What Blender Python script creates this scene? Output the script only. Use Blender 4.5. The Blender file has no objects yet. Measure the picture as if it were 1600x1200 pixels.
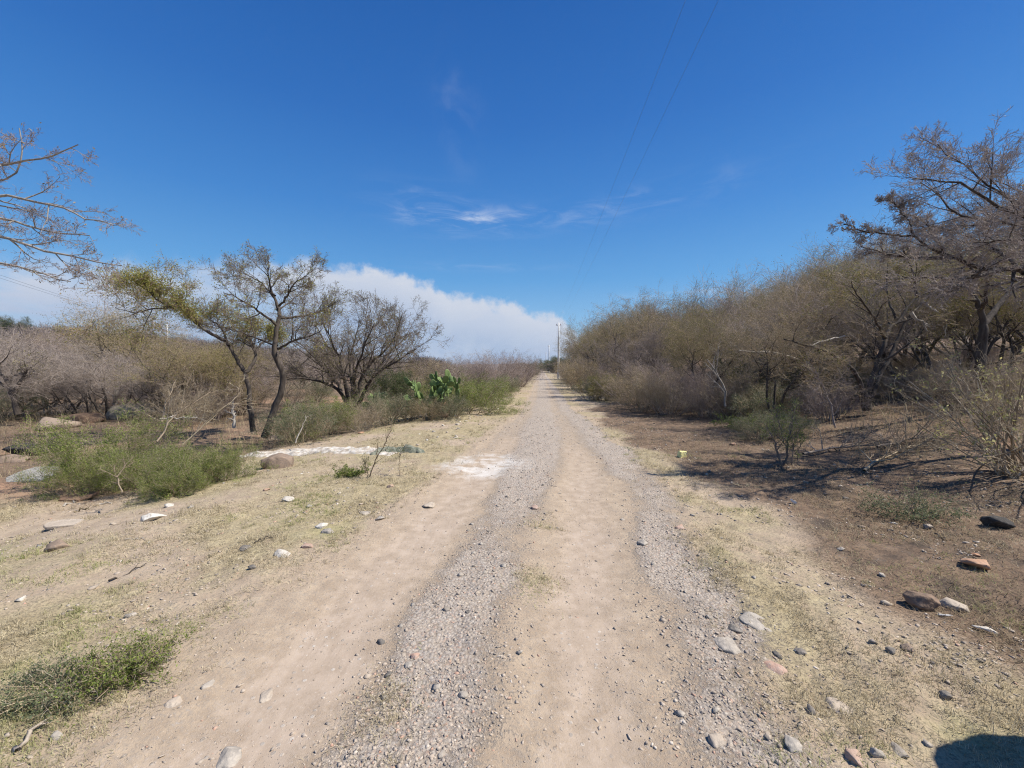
import bpy, bmesh, math, random
import numpy as np
from mathutils import Matrix, Vector

sc = bpy.context.scene
C = sc.collection
R = math.radians
rng = np.random.default_rng(7)
random.seed(7)

# ------------------------------------------------------------------ camera
F = 650.0                      # focal length in photo pixels (1600 wide)
EYE = 1.6
PITCH = math.atan(25 / F)
cam_d = bpy.data.cameras.new('camera'); cam = bpy.data.objects.new('camera', cam_d); C.objects.link(cam)
cam_d.sensor_width = 36; cam_d.lens = 36 * F / 1600
cam_d.clip_start = 0.05; cam_d.clip_end = 20000
cam.location = (0, 0, EYE); cam.rotation_euler = (R(90) - PITCH, 0, 0)
sc.camera = cam
sc.view_settings.view_transform = 'Standard'; sc.view_settings.look = 'None'
sc.cycles.use_denoising = True; sc.cycles.denoiser = 'OPENIMAGEDENOISE'; sc.cycles.denoising_input_passes = 'RGB_ALBEDO_NORMAL'; sc.cycles.denoising_prefilter = 'NONE'; sc.cycles.pixel_filter_type = 'BLACKMAN_HARRIS'; sc.cycles.filter_width = 1.15
sc.cycles.max_bounces = 6; sc.cycles.diffuse_bounces = 3; sc.cycles.sample_clamp_indirect = 6; sc.cycles.volume_bounces = 0
sc.view_settings.exposure = 0.62; sc.view_settings.gamma = 1; sc.view_settings.use_curve_mapping = False

# ------------------------------------------------------------------ sun + sky
SUN_EL, SUN_AZ = R(55), R(94)           # azimuth from +Y (view direction) towards +X
sd = bpy.data.lights.new('sun', 'SUN'); so = bpy.data.objects.new('sun', sd); C.objects.link(so)
sd.energy = 4.6; sd.angle = R(0.6); sd.color = (1.0, 0.935, 0.83)
sv = Vector((math.sin(SUN_AZ) * math.cos(SUN_EL), math.cos(SUN_AZ) * math.cos(SUN_EL), math.sin(SUN_EL)))
so.rotation_euler = (-sv).to_track_quat('-Z', 'Y').to_euler()


class NT:
    """small node helper"""
    def __init__(s, tree): s.t = tree; s.n = tree.nodes; s.l = tree.links
    def node(s, typ, **kw):
        n = s.n.new(typ)
        for k, v in kw.items(): setattr(n, k, v)
        return n
    def put(s, sock, v):
        if isinstance(v, bpy.types.NodeSocket): s.l.new(v, sock)
        elif isinstance(v, (tuple, list)) and len(v) == 3 and sock.type == 'RGBA': sock.default_value = (*v, 1)
        else: sock.default_value = v
    def m(s, op, a, b=0.0, c=0.0, clamp=False):
        n = s.node('ShaderNodeMath', operation=op, use_clamp=clamp)
        s.put(n.inputs[0], a); s.put(n.inputs[1], b); s.put(n.inputs[2], c)
        return n.outputs[0]
    def ss(s, v, lo, hi, a=0.0, b=1.0):
        n = s.node('ShaderNodeMapRange', interpolation_type='SMOOTHSTEP')
        s.put(n.inputs[0], v); s.put(n.inputs[1], lo); s.put(n.inputs[2], hi); s.put(n.inputs[3], a); s.put(n.inputs[4], b)
        return n.outputs[0]
    def mix(s, f, a, b, mode='MIX'):
        n = s.node('ShaderNodeMix', data_type='RGBA', blend_type=mode)
        s.put(n.inputs[0], f); s.put(n.inputs[6], a); s.put(n.inputs[7], b)
        return n.outputs[2]
    def noise(s, vec, scale, detail=3, rough=0.55, dist=0.0, color=False):
        n = s.node('ShaderNodeTexNoise'); s.put(n.inputs['Scale'], scale); s.put(n.inputs['Detail'], detail)
        s.put(n.inputs['Roughness'], rough); s.put(n.inputs['Distortion'], dist)
        if vec is not None: s.l.new(vec, n.inputs['Vector'])
        return n.outputs['Color' if color else 'Fac']
    def mapv(s, vec, scale=(1, 1, 1), rot=(0, 0, 0), loc=(0, 0, 0)):
        n = s.node('ShaderNodeMapping'); s.l.new(vec, n.inputs[0])
        n.inputs['Location'].default_value = loc; n.inputs['Rotation'].default_value = rot; n.inputs['Scale'].default_value = scale
        return n.outputs[0]
    def ramp(s, f, stops):
        n = s.node('ShaderNodeValToRGB'); s.put(n.inputs[0], f)
        e = n.color_ramp.elements
        while len(e) < len(stops): e.new(0.5)
        for el, (p, c) in zip(e, stops):
            el.position = p; el.color = (*c, 1) if isinstance(c, tuple) else (c, c, c, 1)
        return n.outputs[0]


world = bpy.data.worlds.new('World'); sc.world = world; world.use_nodes = True
w = NT(world.node_tree); w.n.clear()
sky = w.node('ShaderNodeTexSky', sky_type='NISHITA'); sky.sun_disc = False
sky.sun_elevation = SUN_EL; sky.sun_rotation = SUN_AZ; sky.air_density = 1.0; sky.dust_density = 0.4; sky.ozone_density = 3.0; sky.altitude = 1500
hs = w.node('ShaderNodeHueSaturation'); hs.inputs['Saturation'].default_value = 1.08; hs.inputs['Value'].default_value = 1.0
w.l.new(sky.outputs[0], hs.inputs['Color'])
tc = w.node('ShaderNodeTexCoord').outputs['Generated']
sx = w.node('ShaderNodeSeparateXYZ'); w.l.new(tc, sx.inputs[0])
X, Y, Z = sx.outputs
az = w.m('DEGREES', w.m('ARCTAN2', X, Y)); el = w.m('DEGREES', w.m('ARCSINE', Z))
skyc = w.mix(1.0, hs.outputs[0], w.mix(w.ss(el, -2, 42), (1.15, 1.32, 1.38), (0.56, 1.15, 1.5)), 'MULTIPLY')
skyg = w.ramp(w.m('DIVIDE', el, 90), [(0, (.46, .69, .95)), (.055, (.33, .62, .95)), (.13, (.145, .46, .93)), (.22, (.068, .31, .84)), (.33, (.034, .20, .69)), (.46, (.018, .135, .54)), (1, (.02, .12, .46))])
skyc = w.mix(.68, skyc, w.mix(1.0, skyg, (8.9, 8.7, 8.5), 'MULTIPLY'))
stops = [(-75, 9), (-47.5, 11.0), (-42.7, 11.6), (-35.3, 12.6), (-26, 13.6), (-17, 13.4), (-11.0, 11.8), (-8.7, 10.1), (-6, 10.2), (-1, 9.4), (3, 8.4), (7, 7.4), (9.5, 4.0), (12, -4)]
top = w.m('MULTIPLY', w.ramp(w.m('DIVIDE', w.m('ADD', az, 75), 90), [((a + 75) / 90, max(e + 5, 0) / 20) for a, e in stops]), 20)
top = w.m('SUBTRACT', top, 5)
n1 = w.noise(tc, 26, 6, 0.6); n2 = w.noise(w.mapv(tc, (1, 1, 5)), 5, 6, 0.62, 0.6)
puff = w.m('MULTIPLY', w.m('SUBTRACT', n1, 0.5), 4.5)
d_el = w.m('SUBTRACT', w.m('ADD', top, puff), el)
soft = w.ss(az, -20, -36, 1.7, 4.0)
bank = w.ss(w.m('DIVIDE', d_el, soft), 0.0, 1.0)
thin = w.ss(az, -25, -34, 1.0, 0.0)                       # the left part of the bank is streaky
streak = w.ss(n2, 0.38, 0.62)
bank = w.m('MULTIPLY', bank, w.m('MAXIMUM', thin, w.m('ADD', w.m('MULTIPLY', streak, 0.45), 0.6)))
low = w.ss(d_el, 0.8, 8.0)
bank = w.m('MULTIPLY', bank, w.ss(d_el, 2.0, 9.0, 0.97, 0.9))
def gauss(a0, e0, sa, se, tilt=0.0):
    da = w.m('DIVIDE', w.m('SUBTRACT', az, a0), sa)
    e1 = w.m('SUBTRACT', w.m('SUBTRACT', el, e0), w.m('MULTIPLY', w.m('SUBTRACT', az, a0), tilt))
    de = w.m('DIVIDE', e1, se)
    return w.m('EXPONENT', w.m('MULTIPLY', w.m('ADD', w.m('MULTIPLY', da, da), w.m('MULTIPLY', de, de)), -1.0))
n3 = w.noise(w.mapv(tc, (1, 1, 4.5), (0.0, 0.12, 0.0)), 9, 7, 0.62, 0.8)
n4 = w.noise(w.mapv(tc, (1.6, 1, 1)), 8, 6, 0.6, 0.7)
cir = w.m('ADD', w.m('MULTIPLY', gauss(-4.5, 19.3, 9, 1.1, 0.05), 0.9), w.m('MULTIPLY', gauss(-9, 20, 7.0, 2.2, -0.1), 0.55))
cir = w.m('ADD', cir, w.m('MULTIPLY', gauss(16, 20.5, 13, 1.5, 0.12), 0.4))
cir = w.m('ADD', cir, w.m('MULTIPLY', gauss(22, 9.3, 6, 0.5), 1.1))
cir = w.m('ADD', cir, w.m('MULTIPLY', gauss(-4, 13.4, 8, 0.5), 0.35))
cir = w.m('MULTIPLY', cir, w.ss(n3, 0.40, 0.78))
cir2 = w.m('MULTIPLY', gauss(-7.2, 30.5, 2.4, 4.2, -0.6), w.ss(n4, 0.42, 0.85))
cm = w.m('MINIMUM', w.m('MULTIPLY', w.m('ADD', cir, w.m('MULTIPLY', cir2, 0.4)), 0.48), 0.8)
ccol = w.mix(low, (6.6, 7.1, 8.2), (3.9, 5.0, 7.1))
n5 = w.noise(w.mapv(tc, (1, 1, 2.2)), 7, 6, 0.6, 0.4)
ccol = w.mix(w.ss(n5, .42, .62, 0, .4), ccol, (5.3, 6.2, 7.9))
ccol = w.mix(w.m('MULTIPLY', w.ss(n1, 0.35, 0.7), 0.25), ccol, (7.7, 8.0, 8.5))
col = w.mix(bank, skyc, ccol)
col = w.mix(cm, col, (8.2, 8.7, 9.6))
bg = w.node('ShaderNodeBackground'); bg.inputs['Strength'].default_value = 0.062
w.l.new(col, bg.inputs[0])
wo = w.node('ShaderNodeOutputWorld'); w.l.new(bg.outputs[0], wo.inputs[0])

# ------------------------------------------------------------------ noise + terrain
def _h(ix, iy, seed):
    n = (ix.astype(np.int64) * 374761393 + iy.astype(np.int64) * 668265263 + seed * 1442695041) & 0xffffffff
    n = ((n ^ (n >> 13)) * 1274126177) & 0xffffffff
    n = (n ^ (n >> 16)) & 0xffffffff
    return n / 4294967295.0
def vn(x, y, seed=0):
    x = np.asarray(x, float); y = np.asarray(y, float)
    ix = np.floor(x); iy = np.floor(y); fx = x - ix; fy = y - iy
    fx = fx * fx * (3 - 2 * fx); fy = fy * fy * (3 - 2 * fy)
    a = _h(ix, iy, seed); b = _h(ix + 1, iy, seed); c = _h(ix, iy + 1, seed); d = _h(ix + 1, iy + 1, seed)
    return (a * (1 - fx) + b * fx) * (1 - fy) + (c * (1 - fx) + d * fx) * fy
def fbm(x, y, f, o=4, seed=0):
    s = 0; a = 1; t = 0
    for k in range(o):
        s = s + a * vn(x * f + 17.3 * k, y * f - 9.1 * k, seed + k); t += a; a *= 0.5; f *= 2.03
    return s / t - 0.5
def sstep(v, a, b):
    t = np.clip((v - a) / (b - a), 0, 1); return t * t * (3 - 2 * t)
XD = np.array([-60, 0, 1.5, 2, 3, 4.08, 6, 8.3, 11, 16, 25, 41.6, 100, 200, 5000.])
XC = np.array([-4.2, -0.62, -0.50, -0.40, -0.16, 0.03, 0.33, 0.60, 0.86, 1.24, 1.92, 3.05, 7.1, 14.0, 340.])
def xc(y):
    y = np.asarray(y, float)
    return (np.interp(y - 0.8 - 0.04 * abs(y), XD, XC) + np.interp(y, XD, XC) + np.interp(y + 0.8 + 0.04 * abs(y), XD, XC)) / 3
def softp(v, k): return np.logaddexp(0, np.asarray(v) / k) * k
def Hc(x, y):
    """terrain height without the small bumps"""
    x = np.asarray(x, float); y = np.asarray(y, float)
    u = x - xc(y)
    h = 0.175 * softp(u - 5.2 - 1.2 * fbm(x, y, 0.12, 2, 3), 1.0)
    h = 9.0 * (1 - np.exp(-h / 9.0)) * (1 - sstep(y, 120, 260))
    h = h + 20 * (1 - np.exp(-0.16 * softp(-x - 58 + 10 * fbm(x, y, .02, 2, 5), 8) / 20)) * sstep(y, 20, 80) * (1 - sstep(y, 400, 900))
    h = h - 0.22 * sstep(-u, 3.2, 6.5) * (1 - sstep(y, 60, 150))
    h = h + 0.55 * sstep(y, 70, 180) - 9 * sstep(y, 205, 420)
    h = h + 34 * sstep(y, 1200, 2000) * (0.72 + 0.8 * fbm(x, y, 0.0022, 4, 9)) * (1 - .6 * sstep(y, 2300, 4000))
    h = h + 0.10 * fbm(x, y, 0.25, 3, 21) * sstep(abs(u), 1.6, 5)
    return h
def masks(x, y):
    u = x - xc(y)
    wob = 0.26 * fbm(x, y, 1.1, 4, 31)
    kk = 1 + .62 * sstep(y, 6, 19)
    uu = (u + wob) * kk
    rl = np.exp(-np.abs((uu + 0.80 - 0.10 * sstep(3 - y, 0, 2)) / 0.38) ** 2.8)
    rr = np.exp(-np.abs((uu - 0.73) / 0.33) ** 2.6)
    rut = np.clip(rl + rr * 0.9, 0, 1)
    rut = rut * np.clip(1.1 - 0.6 * sstep(y, 4, 12), 0, 1) * (0.85 + 0.5 * fbm(x, y, 1.3, 3, 37))
    road = sstep(uu, -1.5, -1.1) * (1 - sstep(uu, 1.25, 1.75))
    left_dust = np.exp(-((uu + 1.35) / 0.35) ** 2) * sstep(5.5 - y, 0, 3)
    road = np.maximum(road, left_dust)
    dens = fbm(x, y, 1.6, 4, 41)
    strip = np.exp(-np.abs((uu + 0.12 - .14 * fbm(x, y, 1.1, 2, 43)) / 0.40) ** 2.4) * (0.86 + 1.1 * dens) * (1 - .25 * sstep(2.6 - y, 0, 1.2))
    edge = np.exp(-np.abs((uu - 1.5 + .22 * fbm(x, y, .9, 2, 44)) / 0.33) ** 2.2) * (0.66 + 1.4 * dens)
    farg = sstep(y, 4.5, 8) * road * 0.52
    grav = np.clip(strip + edge + farg, 0, 1) * (1 - 0.85 * np.clip(rut, 0, 1) * (1 - 0.5 * sstep(y, 6, 12)))
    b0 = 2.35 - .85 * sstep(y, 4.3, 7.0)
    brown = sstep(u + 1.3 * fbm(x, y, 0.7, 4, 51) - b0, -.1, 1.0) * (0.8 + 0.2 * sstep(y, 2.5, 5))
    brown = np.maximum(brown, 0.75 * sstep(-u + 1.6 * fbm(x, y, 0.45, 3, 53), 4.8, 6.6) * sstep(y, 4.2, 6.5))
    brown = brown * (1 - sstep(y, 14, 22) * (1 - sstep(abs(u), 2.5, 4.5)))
    g = np.maximum(sstep(-u * kk, 1.15, 1.75), sstep(u * kk, 1.35, 1.95)) * (1 - 0.75 * brown)
    g = g * np.clip(0.72 + 2.3 * fbm(x, y, 0.9, 5, 61), 0.0, 1)
    cp = np.exp(-(((x - 0.18) / 0.17) ** 2 + ((y - 3.15) / 0.26) ** 2)) + np.exp(-(((x + 0.55) / 0.14) ** 2 + ((y - 1.95) / 0.3) ** 2)) \
        + 0.8 * np.exp(-(((x - 0.35) / 0.16) ** 2 + ((y - 4.2) / 0.35) ** 2))
    g = np.clip(g + .62 * cp, 0, 1)
    ww = 0.6 * fbm(x, y, 2.2, 4, 71)
    white = (1 - sstep(np.sqrt(((x + 0.38) / 0.85) ** 2 + ((y - 6.85) / 0.95) ** 2) + 1.2 * ww, 0.45, 1.25)) * np.clip(.85 + 2.2 * fbm(x, y, 3.5, 3, 73), .15, .9)
    return u, rut, road, grav, brown, g, white
def H(x, y):
    x = np.asarray(x, float); y = np.asarray(y, float)
    u, rut, road, grav, brown, g, white = masks(x, y)
    near = 1 - sstep(y, 25, 60)
    h = Hc(x, y) - 0.030 * rut * near
    off = 1 - np.clip(road, 0, 1)
    h = h + off * (0.09 * fbm(x, y, 1.1, 3, 81) + 0.03 * fbm(x, y, 6.0, 3, 83)) * near
    h = h + road * (1 - 0.8 * rut) * 0.03 * fbm(x, y, 5.0, 3, 85) * near
    h = h + (0.010 + 0.016 * off) * fbm(x, y, 22.0, 2, 87) * near * (1 - 0.7 * rut)
    return h

GX, GZ = (1, 0, 0), (0, 0, 1)
FW = np.array([0, math.cos(PITCH), -math.sin(PITCH)]); UP = np.array([0, math.sin(PITCH), math.cos(PITCH)])
def ray(px, py): return FW + np.array([1, 0, 0]) * (px - 800) / F + UP * (600 - py) / F
def pt(px, py, d):
    v = ray(px, py); return np.array([0, 0, EYE]) + v * (d / v[1])
def gp(px, py):
    """ground point seen at a photo pixel"""
    v = ray(px, py); t = np.geomspace(1.0, 400, 6000)
    P = np.array([0, 0, EYE])[None] + v[None] * t[:, None]
    k = np.nonzero(P[:, 2] < Hc(P[:, 0], P[:, 1]))[0]
    k = k[0] if len(k) else len(t) - 1
    p = P[k]; return np.array([p[0], p[1], float(H(p[0], p[1]))])
def onground(x, y): return np.array([x, y, float(H(x, y))])

# ------------------------------------------------------------------ mesh helpers
def mkmesh(name, V, F_, mats, mi=None, col=None, smooth=False):
    """F_: list of int arrays (n,k)"""
    me = bpy.data.meshes.new(name)
    V = np.asarray(V, np.float32)
    F_ = [np.asarray(f, np.int32) for f in F_ if len(f)]
    tot = sum(f.shape[0] for f in F_); loops = sum(f.size for f in F_)
    me.vertices.add(len(V)); me.vertices.foreach_set('co', V.ravel())
    me.loops.add(loops); me.loops.foreach_set('vertex_index', np.concatenate([f.ravel() for f in F_]))
    me.polygons.add(tot)
    sizes = np.concatenate([np.full(f.shape[0], f.shape[1], np.int32) for f in F_])
    st = np.concatenate([[0], np.cumsum(sizes)[:-1]]).astype(np.int32)
    me.polygons.foreach_set('loop_start', st)
    me.polygons.foreach_set('loop_total', sizes)
    if mi is not None: me.polygons.foreach_set('material_index', np.asarray(mi, np.int32))
    if smooth: me.polygons.foreach_set('use_smooth', np.ones(tot, bool))
    for m in (mats if isinstance(mats, (list, tuple)) else [mats]): me.materials.append(m)
    if col is not None:
        for k, a in col.items():
            a = np.asarray(a, np.float32)
            if a.ndim == 1:
                at = me.attributes.new(k, 'FLOAT', 'POINT'); at.data.foreach_set('value', a)
            else:
                at = me.attributes.new(k, 'FLOAT_COLOR', 'POINT')
                at.data.foreach_set('color', np.concatenate([a, np.ones((len(a), 1), np.float32)], 1).ravel())
    me.update(calc_edges=True)
    return me
def link(name, me, parent=None, loc=None):
    o = bpy.data.objects.new(name, me); C.objects.link(o)
    if parent is not None: o.parent = parent
    if loc is not None: o.location = loc
    return o
def tag(o, label=None, cat=None, group=None, kind=None):
    if label: o['label'] = label
    if cat: o['category'] = cat
    if group: o['group'] = group
    if kind: o['kind'] = kind
    return o
def root(name, label, cat, loc=(0, 0, 0), group=None):
    o = bpy.data.objects.new(name, None); C.objects.link(o); o.location = loc; o.empty_display_size = 0.2
    return tag(o, label, cat, group)
def copy_thing(r, loc, rz, scale, label, group=None):
    c = r.copy(); C.objects.link(c); c.location = loc; c.rotation_euler = (0, 0, rz); c.scale = scale
    c['label'] = label
    if group: c['group'] = group
    elif 'group' in c: del c['group']
    for ch in list(kids[r.name]):
        k = ch.copy(); C.objects.link(k); k.parent = c
    return c
kids = {}

def tubes(P, Rr, k):
    """P (B,n,3), Rr (B,n) -> verts, quads"""
    B, n, _ = P.shape
    T = np.gradient(P, axis=1); T /= np.linalg.norm(T, axis=2, keepdims=True) + 1e-9
    ref = np.where(np.abs(T[:, :1, 2:3]) > 0.8, np.array([1., 0, 0]), np.array([0, 0, 1.]))
    ref = np.repeat(ref, n, 1)
    A = np.cross(T, ref); A /= np.linalg.norm(A, axis=2, keepdims=True) + 1e-9
    Bv = np.cross(T, A)
    th = np.arange(k) * 2 * math.pi / k
    V = P[:, :, None] + Rr[:, :, None, None] * (np.cos(th)[None, None, :, None] * A[:, :, None] + np.sin(th)[None, None, :, None] * Bv[:, :, None])
    V = V.reshape(-1, 3)
    b = np.arange(B)[:, None, None] * n * k; i = np.arange(n - 1)[None, :, None] * k; j = np.arange(k)[None, None]
    j2 = (j + 1) % k
    q = np.stack([b + i + j, b + i + j2, b + i + k + j2, b + i + k + j], -1).reshape(-1, 4)
    return V, q
class MB:
    def __init__(s): s.V = []; s.F = {3: [], 4: []}; s.M = {3: [], 4: []}; s.n = 0
    def add(s, V, Fc, m=0):
        if len(Fc) == 0: return s
        k = Fc.shape[1]; s.V.append(V); s.F[k].append(Fc + s.n); s.M[k].append(np.full(len(Fc), m)); s.n += len(V); return s
    def mesh(s, name, mats, smooth=False, col=None):
        Fs, Ms = [], []
        for k in (3, 4):
            if s.F[k]: Fs.append(np.concatenate(s.F[k])); Ms.append(np.concatenate(s.M[k]))
        return mkmesh(name, np.concatenate(s.V), Fs, mats, np.concatenate(Ms), col, smooth)

def nrm(v): return v / (np.linalg.norm(v, axis=-1, keepdims=True) + 1e-9)
def grow(P, Rr, m, t0=.25, t1=1., ang=(40, 12), lr=(.45, .75), n2=5, wig=.18, up=.05, rr=.6, taper=.2, flat=1.0, rmin=.002, tipbias=.35):
    B, n, _ = P.shape
    L = np.linalg.norm(np.diff(P, axis=1), axis=2).sum(1)
    t = (np.arange(m)[None] + rng.random((B, m))) / m
    t = t0 + (t1 - t0) * t
    f = t * (n - 1); i = np.clip(f.astype(int), 0, n - 2); g = (f - i)[..., None]
    bi = np.arange(B)[:, None]
    p0 = P[bi, i]; p1 = P[bi, i + 1]; pos = p0 * (1 - g) + p1 * g
    rad = Rr[bi, i] * (1 - g[..., 0]) + Rr[bi, i + 1] * g[..., 0]
    T = nrm(p1 - p0)
    rv = rng.normal(size=T.shape); rv[..., 2] *= flat
    pe = nrm(rv - (rv * T).sum(-1, keepdims=True) * T)
    a = np.radians(rng.normal(ang[0], ang[1], (B, m)))[..., None]
    d = nrm(np.cos(a) * T + np.sin(a) * pe)
    ln = L[:, None] * rng.uniform(lr[0], lr[1], (B, m)) * (1 - tipbias * t)
    d = d.reshape(-1, 3); pos = pos.reshape(-1, 3); ln = ln.reshape(-1); rad = rad.reshape(-1)
    N = len(d); out = np.zeros((N, n2, 3)); out[:, 0] = pos; st = (ln / (n2 - 1))[:, None]
    for q in range(1, n2):
        d = nrm(d + rng.normal(0, wig, (N, 3)) + np.array([0, 0, up]))
        out[:, q] = out[:, q - 1] + d * st
    r0 = np.maximum(rad * rr, rmin)
    r = r0[:, None] * np.linspace(1, taper, n2)[None]
    return out, np.maximum(r, rmin * .7)
def resample(pl, n):
    pl = np.asarray(pl, float); s = np.r_[0, np.cumsum(np.linalg.norm(np.diff(pl, axis=0), axis=1))]
    t = np.linspace(0, s[-1], n); q = np.stack([np.interp(t, s, pl[:, k]) for k in range(3)], 1)
    return q
def leaves(P, per, size, spread, m0=0, droop=0.0, aspect=.45):
    """small quads scattered round the outer parts of twigs"""
    B, n, _ = P.shape
    t = rng.uniform(0.25, 1, (B, per)) * (n - 1); i = np.clip(t.astype(int), 0, n - 2); g = (t - i)[..., None]
    bi = np.arange(B)[:, None]
    c = (P[bi, i] * (1 - g) + P[bi, i + 1] * g).reshape(-1, 3)
    c = c + rng.normal(0, spread, c.shape); N = len(c)
    a = nrm(rng.normal(size=(N, 3)) + np.array([0, 0, -droop])); b = nrm(np.cross(a, rng.normal(size=(N, 3))))
    s = size * rng.uniform(.6, 1.4, (N, 1))
    V = np.stack([c, c + a * s * .5 + b * s * aspect * .5, c + a * s, c + a * s * .5 - b * s * aspect * .5], 1).reshape(-1, 3)
    q = np.arange(N * 4).reshape(-1, 4)
    return V, q

# ------------------------------------------------------------------ materials
def newmat(name):
    m = bpy.data.materials.new(name); m.use_nodes = True; t = NT(m.node_tree); t.n.clear()
    o = t.node('ShaderNodeOutputMaterial'); b = t.node('ShaderNodeBsdfPrincipled'); t.l.new(b.outputs[0], o.inputs[0])
    b.inputs['Specular IOR Level'].default_value = 0.25; b.inputs['Roughness'].default_value = 0.9
    return m, t, b, o
def m_twig(name, a, b_, c=None):
    m, t, b, o = newmat(name)
    g = t.node('ShaderNodeNewGeometry')
    oi = t.node('ShaderNodeObjectInfo')
    col = t.mix(g.outputs['Random Per Island'], a, b_)
    if c: col = t.mix(t.ss(g.outputs['Random Per Island'], .86, .9), col, c)
    col = t.mix(oi.outputs['Random'], t.mix(1.0, col, (1.12, 1.10, 1.05), 'MULTIPLY'), t.mix(1.0, col, (0.72, 0.68, 0.68), 'MULTIPLY'))
    t.l.new(col, b.inputs['Base Color']); return m
def m_leaf(name, a, b_, trans=.35):
    m, t, b, o = newmat(name)
    g = t.node('ShaderNodeNewGeometry')
    n = t.noise(g.outputs['Position'], 1.6, 2)
    col = t.mix(t.ss(t.m('ADD', t.m('MULTIPLY', g.outputs['Random Per Island'], .6), t.m('MULTIPLY', n, .5)), .2, .9), a, b_)
    t.l.new(col, b.inputs['Base Color']); b.inputs['Roughness'].default_value = .6
    tr = t.node('ShaderNodeBsdfTranslucent'); t.l.new(col, tr.inputs[0])
    mx = t.node('ShaderNodeMixShader'); mx.inputs[0].default_value = trans
    t.l.new(b.outputs[0], mx.inputs[1]); t.l.new(tr.outputs[0], mx.inputs[2]); t.l.new(mx.outputs[0], o.inputs[0]); return m
def m_bark(name, a, b_, sc_=14):
    m, t, b, o = newmat(name)
    g = t.node('ShaderNodeTexCoord').outputs['Object']
    n = t.noise(t.mapv(g, (1, 1, .22)), sc_, 5, .65); n2_ = t.noise(g, 2.0, 3)
    col = t.mix(t.ss(n, .35, .65), a, b_); col = t.mix(t.ss(n2_, .62, .75), col, (.20, .19, .16))
    t.l.new(col, b.inputs['Base Color'])
    bp = t.node('ShaderNodeBump'); bp.inputs['Strength'].default_value = .8; bp.inputs['Distance'].default_value = .02
    t.l.new(n, bp.inputs['Height']); t.l.new(bp.outputs[0], b.inputs['Normal']); return m
def m_rock(name, a, b_, c, sc_=9, bump=.012, dust=.5):
    m, t, b, o = newmat(name)
    g = t.node('ShaderNodeTexCoord').outputs['Object']
    n = t.noise(g, sc_, 6, .62); n2_ = t.noise(g, sc_ * 5, 4, .6)
    col = t.mix(t.ss(n, .35, .65), a, b_); col = t.mix(t.ss(n2_, .50, .66), col, c)
    oi = t.node('ShaderNodeObjectInfo'); col = t.mix(t.m('MULTIPLY', oi.outputs['Random'], dust), col, (.38, .325, .265))
    t.l.new(col, b.inputs['Base Color'])
    bp = t.node('ShaderNodeBump'); bp.inputs['Strength'].default_value = .9; bp.inputs['Distance'].default_value = bump
    t.l.new(t.m('ADD', n, t.m('MULTIPLY', n2_, .5)), bp.inputs['Height']); t.l.new(bp.outputs[0], b.inputs['Normal']); return m
M = {}
M['bark'] = m_bark('dark_bark', (.045, .036, .03), (.10, .082, .068))
M['bark_red'] = m_bark('reddish_bark', (.10, .06, .042), (.17, .12, .09))
M['bark_grey'] = m_bark('grey_bark', (.20, .18, .16), (.34, .31, .28))
M['white_wood'] = m_bark('bleached_wood', (.27, .24, .205), (.46, .42, .37))
M['twig_grey'] = m_twig('grey_twigs', (.25, .215, .195), (.44, .385, .35))
M['twig_far'] = m_twig('far_twigs', (.16, .138, .13), (.27, .235, .22))
M['twig_pink'] = m_twig('pinkish_twigs', (.27, .22, .20), (.44, .375, .345))
M['twig_brown'] = m_twig('brown_twigs', (.23, .18, .125), (.42, .34, .235))
M['twig_dark'] = m_twig('dark_twigs', (.15, .125, .105), (.30, .25, .21))
M['twig_straw'] = m_twig('straw_twigs', (.26, .21, .145), (.42, .355, .26), (.52, .47, .39))
M['leaf_olive'] = m_leaf('olive_leaves', (.14, .135, .045), (.28, .245, .085))
M['leaf_yellow'] = m_leaf('yellow_green_leaves', (.20, .21, .05), (.36, .32, .09))
M['leaf_green'] = m_leaf('green_leaves', (.10, .14, .028), (.29, .34, .085))
M['leaf_dark'] = m_leaf('dark_green_leaves', (.055, .080, .03), (.13, .16, .06))
M['leaf_grey'] = m_leaf('grey_green_leaves', (.10, .125, .065), (.20, .225, .12))
M['leaf_tan'] = m_leaf('tan_dry_leaves', (.24, .19, .12), (.40, .33, .21))
M['leaf_lime'] = m_leaf('pale_yellow_leaves', (.36, .34, .12), (.56, .50, .22))
M['rock_white'] = m_rock('chalky_stone', (.56, .53, .47), (.70, .67, .61), (.38, .34, .28))
M['rock_grey'] = m_rock('grey_stone', (.26, .24, .215), (.36, .33, .29), (.43, .39, .34))
M['rock_tan'] = m_rock('tan_stone', (.36, .30, .24), (.48, .41, .33), (.28, .24, .2))
M['rock_dark'] = m_rock('dark_basalt', (.09, .085, .08), (.15, .14, .13), (.22, .20, .18))
M['rock_black'] = m_rock('black_rock', (.018, .018, .019), (.035, .035, .036), (.07, .065, .06), 9, .012, .06)
M['rock_brown'] = m_rock('brown_rock', (.15, .095, .065), (.24, .16, .11), (.11, .08, .065))
M['rock_orange'] = m_rock('orange_rock', (.36, .19, .105), (.46, .28, .18), (.28, .18, .13))
M['rock_red'] = m_rock('brick_red_stone', (.38, .23, .17), (.46, .31, .25), (.34, .27, .23))
M['rock_mossy'] = m_rock('lichened_boulder', (.20, .17, .13), (.34, .29, .23), (.14, .15, .07), 3.0, .03)

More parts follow.
